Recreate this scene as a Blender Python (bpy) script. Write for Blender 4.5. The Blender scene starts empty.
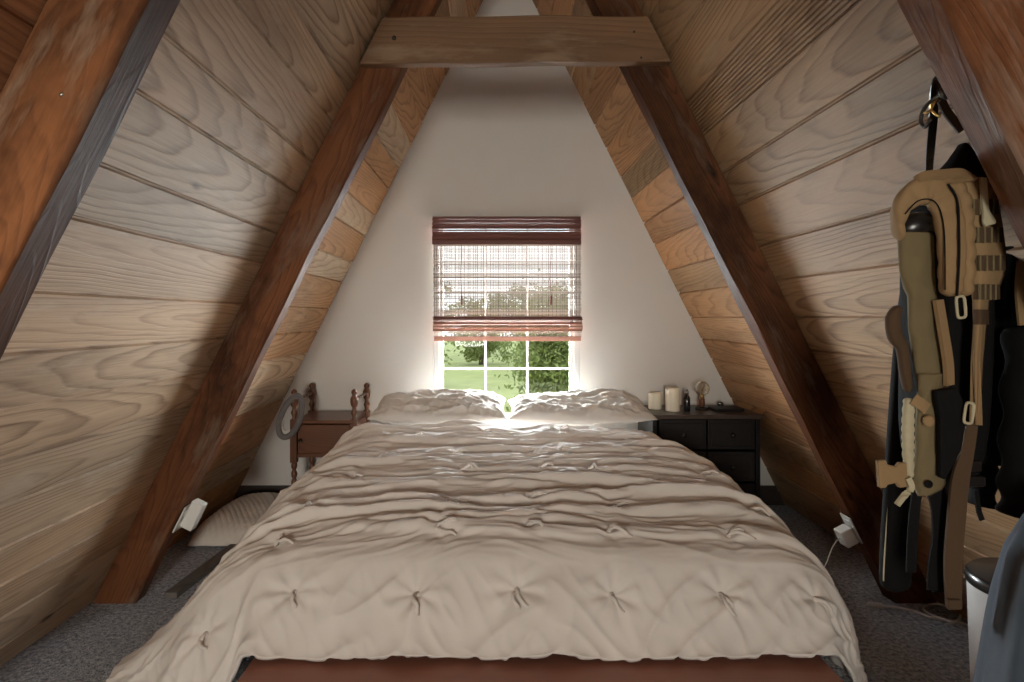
import bpy, math, random
import numpy as np
from mathutils import Vector, Matrix

rnd = random.Random(11)
C = bpy.context.scene.collection
PI = math.pi
R = math.radians

# ---------------------------------------------------------------- room measures (metres)
H = 3.44            # ridge height
S = 0.5             # half width lost per metre of height
BACK = 3.80         # window gable
FRONT = -2.60       # gable behind the viewer
EYE = (-0.085, 0.0, 1.16)
F = 611.0
def hw(z): return (H - z) * S
def at(px, py, d):
    """photo point at a known distance d from the viewer's plane -> room point"""
    return Vector((EYE[0] + (px - 494.0) * d / F, d, EYE[2] - (py - 318.0) * d / F))

# ---------------------------------------------------------------- mesh builder
class MB:
    def __init__(s):
        s.v = []; s.f = []; s.sm = []; s.bc = []; s.ti = []
    def add(s, vs, fs, smooth=False, bc=None, tint=None):
        o = len(s.v)
        s.v += [tuple(v) for v in vs]
        s.f += [tuple(i + o for i in f) for f in fs]
        s.sm += [smooth] * len(fs)
        s.bc += list(bc) if bc is not None else [(v[0], v[1], v[2]) for v in vs]
        s.ti += list(tint) if tint is not None else [(1, 1, 1)] * len(vs)
        return s
    def box(s, c, d, rot=None, bc=None, tint=None, taper=1.0):
        c = Vector(c); x, y, z = d[0] / 2, d[1] / 2, d[2] / 2
        vs = []
        for k in (-1, 1):
            t = taper if k > 0 else 1.0
            for a, b in ((-1, -1), (1, -1), (1, 1), (-1, 1)):
                p = Vector((a * x * t, b * y * t, k * z))
                vs.append(c + (rot @ p if rot else p))
        fs = [(3, 2, 1, 0), (4, 5, 6, 7), (0, 1, 5, 4), (1, 2, 6, 5), (2, 3, 7, 6), (3, 0, 4, 7)]
        return s.add(vs, fs, False, bc, [tint] * 8 if tint else None)
    def tube(s, pts, r, seg=10, closed=False, flat=1.0, up=None, bc=None):
        """round (or flattened) tube along a path; r a number or a list"""
        pts = [Vector(p) for p in pts]; n = len(pts)
        rs = r if isinstance(r, (list, tuple)) else [r] * n
        vs = []; prev = None
        for i, p in enumerate(pts):
            a = pts[(i - 1) % n] if (closed or i > 0) else p
            b = pts[(i + 1) % n] if (closed or i < n - 1) else p
            t = (b - a).normalized()
            if up is not None:
                u = Vector(up)
            elif prev is None:
                u = Vector((0, 0, 1)) if abs(t.z) < .9 else Vector((1, 0, 0))
            else:
                u = prev
            w = t.cross(u)
            if w.length < 1e-5: w = t.cross(Vector((1, 0, 0)) if abs(t.x) < .9 else Vector((0, 1, 0)))
            w.normalize(); u = w.cross(t).normalized(); prev = u
            for k in range(seg):
                an = 2 * PI * k / seg
                vs.append(p + w * math.cos(an) * rs[i] + u * math.sin(an) * rs[i] * flat)
        fs = []
        m = n if closed else n - 1
        for i in range(m):
            j = (i + 1) % n
            for k in range(seg):
                l = (k + 1) % seg
                fs.append((i * seg + k, i * seg + l, j * seg + l, j * seg + k))
        if not closed:
            fs.append(tuple(range(seg - 1, -1, -1)))
            fs.append(tuple(range((n - 1) * seg, n * seg)))
        return s.add(vs, fs, True, bc)
    def lathe(s, prof, o=(0, 0, 0), seg=24, axis=None, cap=True):
        """profile [(r, h)] turned about an axis (default z)"""
        o = Vector(o)
        if axis is None: ax, e1, e2 = Vector((0, 0, 1)), Vector((1, 0, 0)), Vector((0, 1, 0))
        else:
            ax = Vector(axis).normalized()
            e1 = ax.orthogonal().normalized(); e2 = ax.cross(e1)
        vs = []; n = len(prof)
        for r, h in prof:
            for k in range(seg):
                an = 2 * PI * k / seg
                vs.append(o + ax * h + e1 * math.cos(an) * r + e2 * math.sin(an) * r)
        fs = []
        for i in range(n - 1):
            for k in range(seg):
                l = (k + 1) % seg
                fs.append((i * seg + k, i * seg + l, (i + 1) * seg + l, (i + 1) * seg + k))
        if cap:
            fs.append(tuple(range(seg - 1, -1, -1)))
            fs.append(tuple(range((n - 1) * seg, n * seg)))
        return s.add(vs, fs, True)
    def ribbon(s, pts, width, side, thick=.003, smooth=True):
        """webbing: a strip with a real thickness along a path; side = width direction(s)"""
        pts = [Vector(p) for p in pts]; n = len(pts)
        ws = width if isinstance(width, (list, tuple)) else [width] * n
        sd = side if isinstance(side, list) else [side] * n
        vs = []
        for i, p in enumerate(pts):
            t = (pts[min(i + 1, n - 1)] - pts[max(i - 1, 0)]).normalized()
            w = Vector(sd[i]); w = (w - t * w.dot(t)).normalized()
            nn = t.cross(w).normalized()
            th = thick[i] if isinstance(thick, (list, tuple)) else thick
            for a, b in ((-1, -1), (1, -1), (1, 1), (-1, 1)):
                vs.append(p + w * a * ws[i] / 2 + nn * b * th / 2)
        fs = [(3, 2, 1, 0)]
        for i in range(n - 1):
            for k in range(4):
                l = (k + 1) % 4
                fs.append((i * 4 + k, i * 4 + l, i * 4 + 4 + l, i * 4 + 4 + k))
        b = (n - 1) * 4
        fs.append((b, b + 1, b + 2, b + 3))
        return s.add(vs, fs, False)
    def prism(s, poly, vec, tint=None, bc=None):
        """polygon (list of points) pushed along vec"""
        poly = [Vector(p) for p in poly]; vec = Vector(vec); n = len(poly)
        vs = poly + [p + vec for p in poly]
        fs = [tuple(range(n - 1, -1, -1)), tuple(range(n, 2 * n))]
        for k in range(n):
            l = (k + 1) % n
            fs.append((k, l, n + l, n + k))
        return s.add(vs, fs, False, bc, [tint] * (2 * n) if tint else None)
    def grid(s, P, smooth=True, closed_u=False):
        """P[i][j] points"""
        n = len(P); m = len(P[0])
        vs = [p for row in P for p in row]
        fs = []
        for i in range(n - 1):
            for j in range(m if closed_u else m - 1):
                k = (j + 1) % m
                fs.append((i * m + j, i * m + k, (i + 1) * m + k, (i + 1) * m + j))
        return s.add(vs, fs, smooth)
    def build(s, name, mat, parent=None, bevel=0, seg=2, solid=0, subsurf=0, loc=None):
        me = bpy.data.meshes.new(name)
        me.from_pydata(s.v, [], s.f); me.update()
        me.polygons.foreach_set('use_smooth', s.sm)
        a = me.attributes.new('bc', 'FLOAT_VECTOR', 'POINT')
        a.data.foreach_set('vector', np.array(s.bc, dtype=np.float32).ravel())
        t = me.attributes.new('tint', 'FLOAT_VECTOR', 'POINT')
        t.data.foreach_set('vector', np.array(s.ti, dtype=np.float32).ravel())
        me.materials.append(mat)
        o = bpy.data.objects.new(name, me); C.objects.link(o)
        if parent is not None:
            o.parent = parent
            o.matrix_parent_inverse = parent_matrix(parent).inverted()
        if solid:
            m = o.modifiers.new('solid', 'SOLIDIFY'); m.thickness = solid; m.offset = -1
        if bevel:
            m = o.modifiers.new('bevel', 'BEVEL'); m.width = bevel; m.segments = seg; m.limit_method = 'ANGLE'
            m.angle_limit = R(40); m.harden_normals = False
        if subsurf:
            m = o.modifiers.new('sub', 'SUBSURF'); m.levels = subsurf; m.render_levels = subsurf
        return o

def parent_matrix(p):
    m = p.matrix_basis.copy()
    while p.parent is not None:
        m = p.parent.matrix_basis @ p.matrix_parent_inverse @ m
        p = p.parent
    return m
def thing(name, label, cat, loc=(0, 0, 0), group=None):
    o = bpy.data.objects.new(name, None); C.objects.link(o)
    o.location = loc; o.empty_display_size = .1
    return tag(o, label, cat, group)
def tag(o, label, cat, group=None):
    o['label'] = label; o['category'] = cat
    if group: o['group'] = group
    return o
def struct(o):
    o['kind'] = 'structure'; return o

# ---------------------------------------------------------------- noise on arrays
_tab = np.random.RandomState(5).rand(256, 256) * 2 * PI
def perlin(x, y, seed=0):
    x = np.asarray(x, float) + seed * 17.31; y = np.asarray(y, float) + seed * 9.77
    xi = np.floor(x).astype(int); yi = np.floor(y).astype(int)
    xf = x - xi; yf = y - yi
    def g(i, j, dx, dy):
        a = _tab[(xi + i) % 256, (yi + j) % 256]
        return np.cos(a) * dx + np.sin(a) * dy
    u = xf * xf * xf * (xf * (xf * 6 - 15) + 10); v = yf * yf * yf * (yf * (yf * 6 - 15) + 10)
    a = g(0, 0, xf, yf) * (1 - u) + g(1, 0, xf - 1, yf) * u
    b = g(0, 1, xf, yf - 1) * (1 - u) + g(1, 1, xf - 1, yf - 1) * u
    return (a * (1 - v) + b * v) * 1.5
def sstep(a, b, x):
    t = np.clip((np.asarray(x, float) - a) / (b - a), 0, 1)
    return t * t * (3 - 2 * t)

# ---------------------------------------------------------------- materials
class NT:
    def __init__(s, name):
        s.m = bpy.data.materials.new(name); s.m.use_nodes = True
        s.n = s.m.node_tree.nodes; s.l = s.m.node_tree.links
        s.b = s.n['Principled BSDF']
    def node(s, t, ins=None, **kw):
        n = s.n.new(t)
        for k, v in kw.items(): setattr(n, k, v)
        for k, v in (ins or {}).items():
            if isinstance(v, bpy.types.NodeSocket): s.l.new(v, n.inputs[k])
            else: n.inputs[k].default_value = v
        return n
    def math(s, op, a, b=0.0, clamp=False):
        n = s.node('ShaderNodeMath', {0: a, 1: b}, operation=op); n.use_clamp = clamp
        return n.outputs[0]
    def ramp(s, f, stops):
        n = s.node('ShaderNodeValToRGB', {0: f}); e = n.color_ramp.elements
        while len(e) < len(stops): e.new(.5)
        for k, (p, c) in enumerate(stops):
            e[k].position = p; e[k].color = (c[0], c[1], c[2], 1) if not isinstance(c, (int, float)) else (c, c, c, 1)
        return n.outputs[0]
    def mix(s, f, a, b, mode='MIX'):
        n = s.node('ShaderNodeMix', data_type='RGBA', blend_type=mode)
        for i, v in ((0, f), (6, a), (7, b)):
            if isinstance(v, bpy.types.NodeSocket): s.l.new(v, n.inputs[i])
            elif i == 0: n.inputs[0].default_value = v
            else: n.inputs[i].default_value = (*v, 1) if len(v) == 3 else v
        return n.outputs[2]
    def bump(s, h, strength=.4, dist=.01):
        n = s.node('ShaderNodeBump', {'Height': h, 'Strength': strength, 'Distance': dist})
        s.l.new(n.outputs[0], s.b.inputs['Normal']); return n
    def col(s, c):
        if isinstance(c, bpy.types.NodeSocket): s.l.new(c, s.b.inputs['Base Color'])
        else: s.b.inputs['Base Color'].default_value = (*c, 1)
    def set(s, **kw):
        for k, v in kw.items():
            k = k.replace('_', ' ')
            if isinstance(v, bpy.types.NodeSocket): s.l.new(v, s.b.inputs[k])
            else: s.b.inputs[k].default_value = v
        return s

def wood(name, light, dark, ring=.5, rough=.65, knots=.6, period=.013, stain=.25, bump=.35, worn=None, spec=.3, wob=.02, fiber=.55):
    t = NT(name)
    p = t.node('ShaderNodeAttribute', attribute_name='bc').outputs['Vector']
    ti = t.node('ShaderNodeAttribute', attribute_name='tint').outputs['Vector']
    def mp(sc): return t.node('ShaderNodeMapping', {0: p, 'Scale': sc}).outputs[0]
    def noise(sc, scale=1.0, det=3, rg=.55):
        return t.node('ShaderNodeTexNoise', {'Vector': mp(sc), 'Scale': scale, 'Detail': det, 'Roughness': rg}).outputs[0]
    # growth rings of a slightly tapering log, wandering a little
    w1 = t.node('ShaderNodeTexNoise', {'Vector': mp((1.6, 7, 7)), 'Scale': 1.0, 'Detail': 2.0}).outputs['Color']
    off = t.node('ShaderNodeVectorMath', {0: w1, 1: (.5, .5, .5)}, operation='SUBTRACT').outputs[0]
    off = t.node('ShaderNodeVectorMath', {0: off, 'Scale': wob * 2}, operation='SCALE').outputs[0]
    q = t.node('ShaderNodeVectorMath', {0: mp((.05, 1, 1)), 1: off}, operation='ADD').outputs[0]
    ln = t.node('ShaderNodeVectorMath', {0: q}, operation='LENGTH').outputs['Value']
    fr = t.math('FRACT', t.math('DIVIDE', ln, period))
    late = t.ramp(fr, [(0, 0.0), (.55, .25), (.86, 1.0), (1, 0.0)])
    band = noise((.7, 9, 9), 1.0, 2)
    late = t.math('MULTIPLY', late, t.ramp(band, [(.3, .35), (.7, 1.0)]))
    fib = noise((4, 160, 160), 1.0, 3)
    f = t.math('ADD', t.math('MULTIPLY', late, ring), t.math('MULTIPLY', t.math('SUBTRACT', fib, .5), fiber), True)
    c = t.mix(f, light, dark)
    # blotches along the board
    bl = noise((1.1, 5, 5), 1.0, 4, .6)
    c = t.mix(t.math('MULTIPLY', t.ramp(bl, [(.42, 0.0), (.72, 1.0)]), stain), c, tuple(.45 * x for x in dark))
    if stain > .6:
        b2 = noise((1.7, 3.2, 3.2), 1.0, 5, .7)
        c = t.mix(t.math('MULTIPLY', t.ramp(b2, [(.50, 0.0), (.66, 1.0)]), .75), c, tuple(.5 * x for x in dark))
    # knots
    vo = t.node('ShaderNodeTexVoronoi', {'Vector': mp((1.5, 4.6, 4.6)), 'Scale': 1.0, 'Randomness': 1.0})
    kd = t.math('ADD', vo.outputs['Distance'], t.math('MULTIPLY', t.math('SUBTRACT', noise((14, 40, 40), 1.0, 2), .5), .08))
    sep = t.node('ShaderNodeSeparateColor', {0: vo.outputs['Color']}).outputs[0]
    kn = t.math('MULTIPLY', t.ramp(kd, [(.03, 1.0), (.075, 0.0)]), t.math('LESS_THAN', sep, knots))
    c = t.mix(t.math('MULTIPLY', kn, .8), c, tuple(.22 * x for x in dark))
    if worn is not None:
        wr = t.math('MULTIPLY', t.ramp(noise((2.2, 10, 10), 1.0, 5, .65), [(.55, 0.0), (.68, 1.0)]), .55)
        c = t.mix(wr, c, worn)
    c = t.mix(1.0, c, ti, 'MULTIPLY')
    t.col(c)
    t.set(Roughness=rough, Specular_IOR_Level=spec)
    h = t.math('SUBTRACT', t.math('MULTIPLY', fib, .5), t.math('MULTIPLY', late, .5))
    h = t.math('SUBTRACT', h, kn)
    t.bump(h, bump, .003)
    return t.m

def plain(name, c, rough=.6, metal=0.0, var=.12, scale=30.0, bump=.15, bd=.002, spec=.4, sheen=0.0, stretch=(1, 1, 1)):
    t = NT(name)
    co = t.node('ShaderNodeTexCoord').outputs['Object']
    v = t.node('ShaderNodeMapping', {0: co, 'Scale': stretch}).outputs[0]
    n = t.node('ShaderNodeTexNoise', {'Vector': v, 'Scale': scale, 'Detail': 4.0}).outputs[0]
    t.col(t.mix(n, tuple(x * (1 - var) for x in c), tuple(min(1, x * (1 + var)) for x in c)))
    t.set(Roughness=rough, Metallic=metal, Specular_IOR_Level=spec)
    if sheen: t.set(Sheen_Weight=sheen)
    if bump: t.bump(n, bump, bd)
    return t.m

def cloth(name, c, weave=900.0, var=.08, rough=.9, bump=.25, sheen=.0):
    t = NT(name)
    co = t.node('ShaderNodeTexCoord').outputs['Object']
    big = t.node('ShaderNodeTexNoise', {'Vector': co, 'Scale': 6.0, 'Detail': 3.0}).outputs[0]
    fine = t.node('ShaderNodeTexNoise', {'Vector': co, 'Scale': 60.0, 'Detail': 3.0}).outputs[0]
    w = t.node('ShaderNodeTexNoise', {'Vector': co, 'Scale': weave, 'Detail': 1.0}).outputs[0]
    t.col(t.mix(big, tuple(x * (1 - var) for x in c), tuple(min(1, x * (1 + var)) for x in c)))
    t.set(Roughness=rough, Specular_IOR_Level=.15, Sheen_Weight=sheen)
    t.bump(t.math('ADD', t.math('MULTIPLY', w, .35), fine), bump, .002)
    return t.m

M = {}
M['pine'] = wood('pine boards', (.56, .415, .300), (.185, .105, .058), ring=.72, rough=.62, knots=.6, stain=.45, bump=.5, worn=(.60, .49, .39), period=.0105, fiber=.95)
M['rafter'] = wood('old rafter timber', (.20, .082, .037), (.052, .020, .010), ring=.65, rough=.55, knots=.6, period=.009, stain=.8, bump=.6, worn=(.24, .17, .13), spec=.12, wob=.03, fiber=.9)
M['collar'] = wood('collar beam timber', (.215, .118, .062), (.10, .05, .027), ring=.55, rough=.6, knots=.4, period=.016, stain=.4, bump=.5, worn=(.33, .23, .15))
M['walnut'] = wood('stained nightstand wood', (.16, .062, .03), (.055, .02, .011), ring=.5, rough=.32, knots=0.0, period=.008, stain=.2, bump=.1, spec=.5)
M['ebony'] = wood('dark dresser wood', (.013, .010, .010), (.006, .005, .005), ring=.5, rough=.5, knots=0.0, period=.008, stain=.2, bump=.15)
M['dresser_top'] = wood('dresser top wood', (.085, .058, .048), (.035, .024, .02), ring=.5, rough=.35, knots=0.0, period=.009, stain=.25, bump=.1, spec=.5)
M['mahogany'] = wood('bed frame wood', (.36, .155, .105), (.22, .085, .056), ring=.35, rough=.42, knots=0.0, period=.014, stain=.3, bump=.12, spec=.45)
M['greyboard'] = wood('weathered board', (.17, .15, .135), (.07, .06, .055), ring=.5, rough=.8, knots=.2, stain=.3, bump=.4)
M['plaster'] = plain('painted gable wall', (.66, .635, .605), .85, var=.02, scale=9.0, bump=.06, bd=.004, spec=.2)
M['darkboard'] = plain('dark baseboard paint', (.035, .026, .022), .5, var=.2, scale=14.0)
M['white'] = plain('white window paint', (.55, .55, .54), .4, var=.03, scale=12.0, bump=.05)
M['linen'] = cloth('washed linen', (.70, .645, .605), sheen=.1)
M['linen_pillow'] = cloth('pillow linen', (.62, .58, .54), sheen=.1)
M['plastic'] = plain('white plastic', (.78, .77, .74), .35, var=.03, bump=0)
M['tan'] = cloth('tan nylon', (.255, .165, .085), weave=1200.0, var=.15, bump=.4)
M['olive'] = cloth('olive tan nylon', (.150, .115, .062), weave=1200.0, var=.15, bump=.4)
M['coyote'] = cloth('dull coyote webbing', (.075, .046, .027), weave=1200.0, var=.15, bump=.4)
M['pale'] = cloth('pale worn nylon', (.42, .37, .25), weave=1200.0, var=.15, bump=.4)
M['black'] = cloth('black nylon', (.006, .0055, .0055), weave=1200.0, var=.2, bump=.4)
M['jacket'] = cloth('black jacket cloth', (.006, .0058, .006), weave=900.0, var=.2, bump=.3)
M['leather'] = plain('black leather', (.012, .010, .010), .3, var=.3, scale=90.0, bump=.2, spec=.5)
M['blue'] = cloth('blue grey cloth', (.055, .072, .095), weave=700.0, var=.12, bump=.4, sheen=.2)
M['metal'] = plain('dull steel', (.42, .40, .36), .38, 1.0, var=.15, bump=.05)
M['brass'] = plain('brass', (.62, .42, .16), .3, 1.0, var=.1, bump=.05)
M['iron'] = plain('dark iron', (.05, .045, .04), .5, .8, var=.2, bump=.1)
M['wax'] = plain('ivory wax', (.86, .80, .66), .5, var=.03, bump=.03); 
M['bottle'] = plain('dark bottle glass', (.012, .013, .016), .18, var=.1, bump=0, spec=.6)
M['lid'] = plain('black bin plastic', (.012, .012, .013), .25, var=.1, bump=0, spec=.5)
M['bin'] = plain('white bin plastic', (.80, .80, .80), .3, var=.02, bump=0)
M['grey_fleece'] = cloth('grey fleece', (.15, .135, .135), weave=300.0, var=.15, bump=.8, sheen=.3)
M['reed'] = wood('bamboo reed', (.42, .22, .16), (.20, .09, .065), ring=.3, rough=.55, knots=0, stain=.2, bump=.1)
M['reed_dark'] = wood('dark bamboo reed', (.20, .085, .07), (.09, .036, .03), ring=.3, rough=.55, knots=0, stain=.2, bump=.1)
M['string'] = plain('blind string', (.10, .07, .055), .8, bump=0)
M['bark'] = plain('tree bark', (.12, .085, .06), .9, var=.4, scale=5.0, bump=.6, bd=.03, stretch=(1, 1, .2))

def reed_translucent():
    t = NT('pale bamboo reed')
    p = t.node('ShaderNodeAttribute', attribute_name='tint').outputs['Vector']
    c = t.mix(1.0, (.42, .355, .31), p, 'MULTIPLY')
    t.col(c); t.set(Roughness=.6)
    tr = t.node('ShaderNodeBsdfTranslucent', {'Color': c})
    mx = t.node('ShaderNodeMixShader', {0: .30, 1: t.b.outputs[0], 2: tr.outputs[0]})
    t.l.new(mx.outputs[0], t.n['Material Output'].inputs[0])
    return t.m
M['reed_pale'] = reed_translucent()

def glass():
    t = NT('window glass')
    g = t.node('ShaderNodeBsdfGlossy', {'Color': (1, 1, 1, 1), 'Roughness': .02})
    tr = t.node('ShaderNodeBsdfTransparent', {'Color': (.95, .97, .96, 1)})
    lw = t.node('ShaderNodeLayerWeight', {'Blend': .12})
    mx = t.node('ShaderNodeMixShader', {0: lw.outputs['Fresnel'], 1: tr.outputs[0], 2: g.outputs[0]})
    t.l.new(mx.outputs[0], t.n['Material Output'].inputs[0])
    return t.m
M['glass'] = glass()
def bulb_glass():
    t = NT('clear bulb glass')
    g = t.node('ShaderNodeBsdfGlossy', {'Color': (1, .96, .9, 1), 'Roughness': .03})
    tr = t.node('ShaderNodeBsdfTransparent', {'Color': (.96, .93, .88, 1)})
    lw = t.node('ShaderNodeLayerWeight', {'Blend': .35})
    mx = t.node('ShaderNodeMixShader', {0: lw.outputs['Facing'], 1: tr.outputs[0], 2: g.outputs[0]})
    t.l.new(mx.outputs[0], t.n['Material Output'].inputs[0])
    return t.m
M['bulb'] = bulb_glass()

def carpet():
    t = NT('blue grey carpet')
    co = t.node('ShaderNodeTexCoord').outputs['Object']
    n1 = t.node('ShaderNodeTexNoise', {'Vector': co, 'Scale': 62.0, 'Detail': 3.0, 'Roughness': .7}).outputs[0]
    n2 = t.node('ShaderNodeTexVoronoi', {'Vector': co, 'Scale': 170.0}).outputs['Distance']
    n3 = t.node('ShaderNodeTexNoise', {'Vector': co, 'Scale': 9.0, 'Detail': 3.0}).outputs[0]
    c = t.ramp(n1, [(.30, (.11, .12, .15)), (.46, (.40, .43, .50)), (.56, (.62, .65, .70)), (.70, (.90, .89, .88))])
    c = t.mix(t.math('MULTIPLY', n3, .5), c, (.40, .44, .52))
    t.col(c); t.set(Roughness=1.0, Specular_IOR_Level=.05)
    t.bump(t.math('ADD', n1, t.math('MULTIPLY', n2, .8)), 1.0, .010)
    return t.m
M['carpet'] = carpet()

def quilt():
    t = NT('quilted cream cover')
    co = t.node('ShaderNodeTexCoord').outputs['Object']
    n = t.node('ShaderNodeTexNoise', {'Vector': co, 'Scale': 20.0, 'Detail': 3.0}).outputs[0]
    t.col(t.mix(n, (.62, .56, .50), (.74, .68, .62))); t.set(Roughness=.9, Specular_IOR_Level=.15)
    t.bump(n, .2, .003)
    return t.m
M['quilt'] = quilt()

def leaf(name, c):
    t = NT(name)
    n = t.node('ShaderNodeTexNoise', {'Vector': t.node('ShaderNodeTexCoord').outputs['Object'], 'Scale': 1.3, 'Detail': 4.0}).outputs[0]
    col = t.mix(n, tuple(x * .6 for x in c), tuple(min(1, x * 1.5) for x in c))
    t.col(col); t.set(Roughness=.6)
    tr = t.node('ShaderNodeBsdfTranslucent', {'Color': col})
    mx = t.node('ShaderNodeMixShader', {0: .4, 1: t.b.outputs[0], 2: tr.outputs[0]})
    t.l.new(mx.outputs[0], t.n['Material Output'].inputs[0])
    return t.m
M['leaf'] = leaf('tree leaves', (.20, .235, .065))
M['grass'] = plain('lawn', (.30, .31, .105), .9, var=.35, scale=.8, bump=.5, bd=.05)

# ---------------------------------------------------------------- the setting
b = MB(); b.box((0, (BACK + FRONT) / 2, -.05), (3.9, BACK - FRONT + .4, .1))
fl = struct(b.build('floor', M['carpet']))

seam_left = [0, .10, .235, .375, .515, .66, .80, .94, 1.08, 1.22, 1.385, 1.505, 1.67, 1.795, 1.96, 2.085, 2.245, 2.38, 2.52, 2.66, 2.80, 2.95, 3.09, 3.23, 3.37, 3.44]
seam_right = [0, .09, .23, .375, .52, .66, .79, .905, 1.03, 1.165, 1.315, 1.455, 1.62, 1.75, 1.905, 2.035, 2.215, 2.36, 2.50, 2.65, 2.79, 2.94, 3.08, 3.22, 3.36, 3.44]
def plank_wall(name, sg, seams, fluted=None):
    r = random.Random(3 if sg < 0 else 8)
    b = MB()
    inn = Vector((-sg, 0, -S)).normalized()                       # into the room
    def pt(z, dep, y):
        return Vector((sg * hw(z), y, z)) + inn * dep
    for i in range(len(seams) - 1):
        z0, z1 = seams[i], seams[i + 1]
        w = (z1 - z0) * math.hypot(1, S)
        lift = r.uniform(-.0015, .0015)
        # boards butt over the rafters here and there
        cuts = [FRONT - .15] + sorted([c for c in (1.10, 2.52) if c < 2 or r.random() < .75]) + [BACK + .15]
        g = .0048 / math.hypot(1, S)
        if fluted is not None and i == fluted:
            prof = [(z0, -.008)]; n = 11
            for k in range(n):
                a = z0 + (z1 - z0) * k / n; e = (z1 - z0) / n
                prof += [(a + e * .12, -.001), (a + e * .70, -.001), (a + e * .86, -.008)]
            prof += [(z1, -.008)]
        else:
            prof = [(z0, -.0098), (z0 + g * .5, -.009), (z0 + g * 1.3, lift), (z1 - g * 1.3, lift), (z1 - g * .5, -.009), (z1, -.0098)]
        for a, e in zip(cuts[:-1], cuts[1:]):
            mid = (a + e) / 2
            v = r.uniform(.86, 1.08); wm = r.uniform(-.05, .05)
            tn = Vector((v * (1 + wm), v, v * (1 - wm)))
            if a > 2.4: tn = Vector((tn.x * .84, tn.y * .60, tn.z * .375))    # warm light on the far bay, put into the tint
            elif e < 1.2: tn = Vector((tn.x * .62, tn.y * .40, tn.z * .28))     # dark reddish near bay: the rafter's shade put into the tint
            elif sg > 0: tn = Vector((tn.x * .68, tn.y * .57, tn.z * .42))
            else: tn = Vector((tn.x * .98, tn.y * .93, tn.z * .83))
            oa, oc, od = r.uniform(-5, 5), r.uniform(-.09, .09) - w / 2, r.uniform(.012, .075)
            vs = []; bc = []
            for y in (a + .0008, e - .0008):
                for z, dep in prof:
                    vs.append(pt(z, dep, y)); bc.append((y + oa, (z - z0) * 1.118 + oc, od + dep + i * 0))
            n = len(prof); fs = []
            for k in range(n - 1):
                q = (k, k + 1, n + k + 1, n + k)
                fs.append(q if sg > 0 else q[::-1])
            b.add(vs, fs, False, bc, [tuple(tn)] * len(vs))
    # roof deck behind the boards
    P = [pt(-.05, -.010, FRONT - .2), pt(H + .02, -.010, FRONT - .2), pt(H + .02, -.010, BACK + .2), pt(-.05, -.010, BACK + .2)]
    b.prism(P, -inn * .05, (.35, .3, .25))
    return struct(b.build(name, M['pine']))
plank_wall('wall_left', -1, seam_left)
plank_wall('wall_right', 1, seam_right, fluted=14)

WX0, WX1, WZ0, WZ1 = -.462, .448, .50, 1.785
def gable(name, y, out, x0, x1, z0, z1, mat):
    """triangular wall with a rectangular hole; out = +1/-1 thickness direction"""
    b = MB(); T = (0, out * .12, 0)
    e = .03
    def q(pts): b.prism([(x, y, z) for x, z in pts], T)
    q([(-hw(-.02) - e, -.02), (x0, -.02), (x0, H - abs(x0) / S + e), ])if False else None
    L = lambda z: -hw(z) - e
    q([(L(0), 0), (x0, 0), (x0, z0), (L(z0), z0)])
    q([(x0, 0), (x1, 0), (x1, z0), (x0, z0)])
    q([(x1, 0), (-L(0), 0), (-L(z0), z0), (x1, z0)])
    q([(L(z0), z0), (x0, z0), (x0, z1), (L(z1), z1)])
    q([(x1, z0), (-L(z0), z0), (-L(z1), z1), (x1, z1)])
    q([(L(z1), z1), (-L(z1), z1), (0, H + e * 2)])
    return struct(b.build(name, mat))
gable('wall_back', BACK, 1, WX0, WX1, WZ0, WZ1, M['plaster'])
RX0, RX1, RZ0, RZ1 = -.82, -.16, .62, 1.50
gable('wall_front', FRONT, -1, RX0, RX1, RZ0, RZ1, M['plaster'])
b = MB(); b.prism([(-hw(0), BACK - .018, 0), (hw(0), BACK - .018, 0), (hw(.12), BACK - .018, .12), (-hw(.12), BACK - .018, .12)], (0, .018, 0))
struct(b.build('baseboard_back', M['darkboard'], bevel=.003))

# window in the far gable
def window(name, x0, x1, z0, z1, y, out, cols, rows):
    o = bpy.data.objects.new(name, None); C.objects.link(o); o.location = ((x0 + x1) / 2, y, z0); struct(o)
    f = MB(); w = .035; yc = y + out * .05; dp = .09
    for c, d in ((((x0 + x1) / 2, yc, z1 - w / 2), (x1 - x0, dp, w)), (((x0 + x1) / 2, yc, z0 + w / 2), (x1 - x0, dp, w)),
                 ((x0 + w / 2, yc, (z0 + z1) / 2), (w, dp, z1 - z0 - 2 * w)), ((x1 - w / 2, yc, (z0 + z1) / 2), (w, dp, z1 - z0 - 2 * w))):
        f.box(c, d)
    f.build('window_frame', M['white'], o, bevel=.004)
    zm = (z0 + z1) / 2 - .01
    for k, (a, e, yy) in enumerate(((z0 + w, zm + .015, yc - out * .012), (zm - .015, z1 - w, yc + out * .018))):
        sname = 'lower_sash' if k == 0 else 'upper_sash'
        s_ = MB(); t = .024; xa, xb = x0 + w, x1 - w
        for c, d in ((((xa + xb) / 2, yy, e - t / 2), (xb - xa, .026, t)), (((xa + xb) / 2, yy, a + t / 2), (xb - xa, .026, t)),
                     ((xa + t / 2, yy, (a + e) / 2), (t, .026, e - a)), ((xb - t / 2, yy, (a + e) / 2), (t, .026, e - a))):
            s_.box(c, d)
        for i in range(1, cols):
            xx = xa + t + (xb - xa - 2 * t) * i / cols
            s_.box((xx, yy, (a + e) / 2), (.012, .018, e - a - 2 * t))
        for i in range(1, rows):
            zz = a + t + (e - a - 2 * t) * i / rows
            s_.box(((xa + xb) / 2, yy, zz), (xb - xa - 2 * t, .017, .012))
        sash = s_.build(sname, M['white'], o, bevel=.002)
        g = MB(); g.box(((xa + xb) / 2, yy, (a + e) / 2), (xb - xa - t, .003, e - a - t))
        g.build('glass_pane', M['glass'], sash)
    return o
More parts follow.
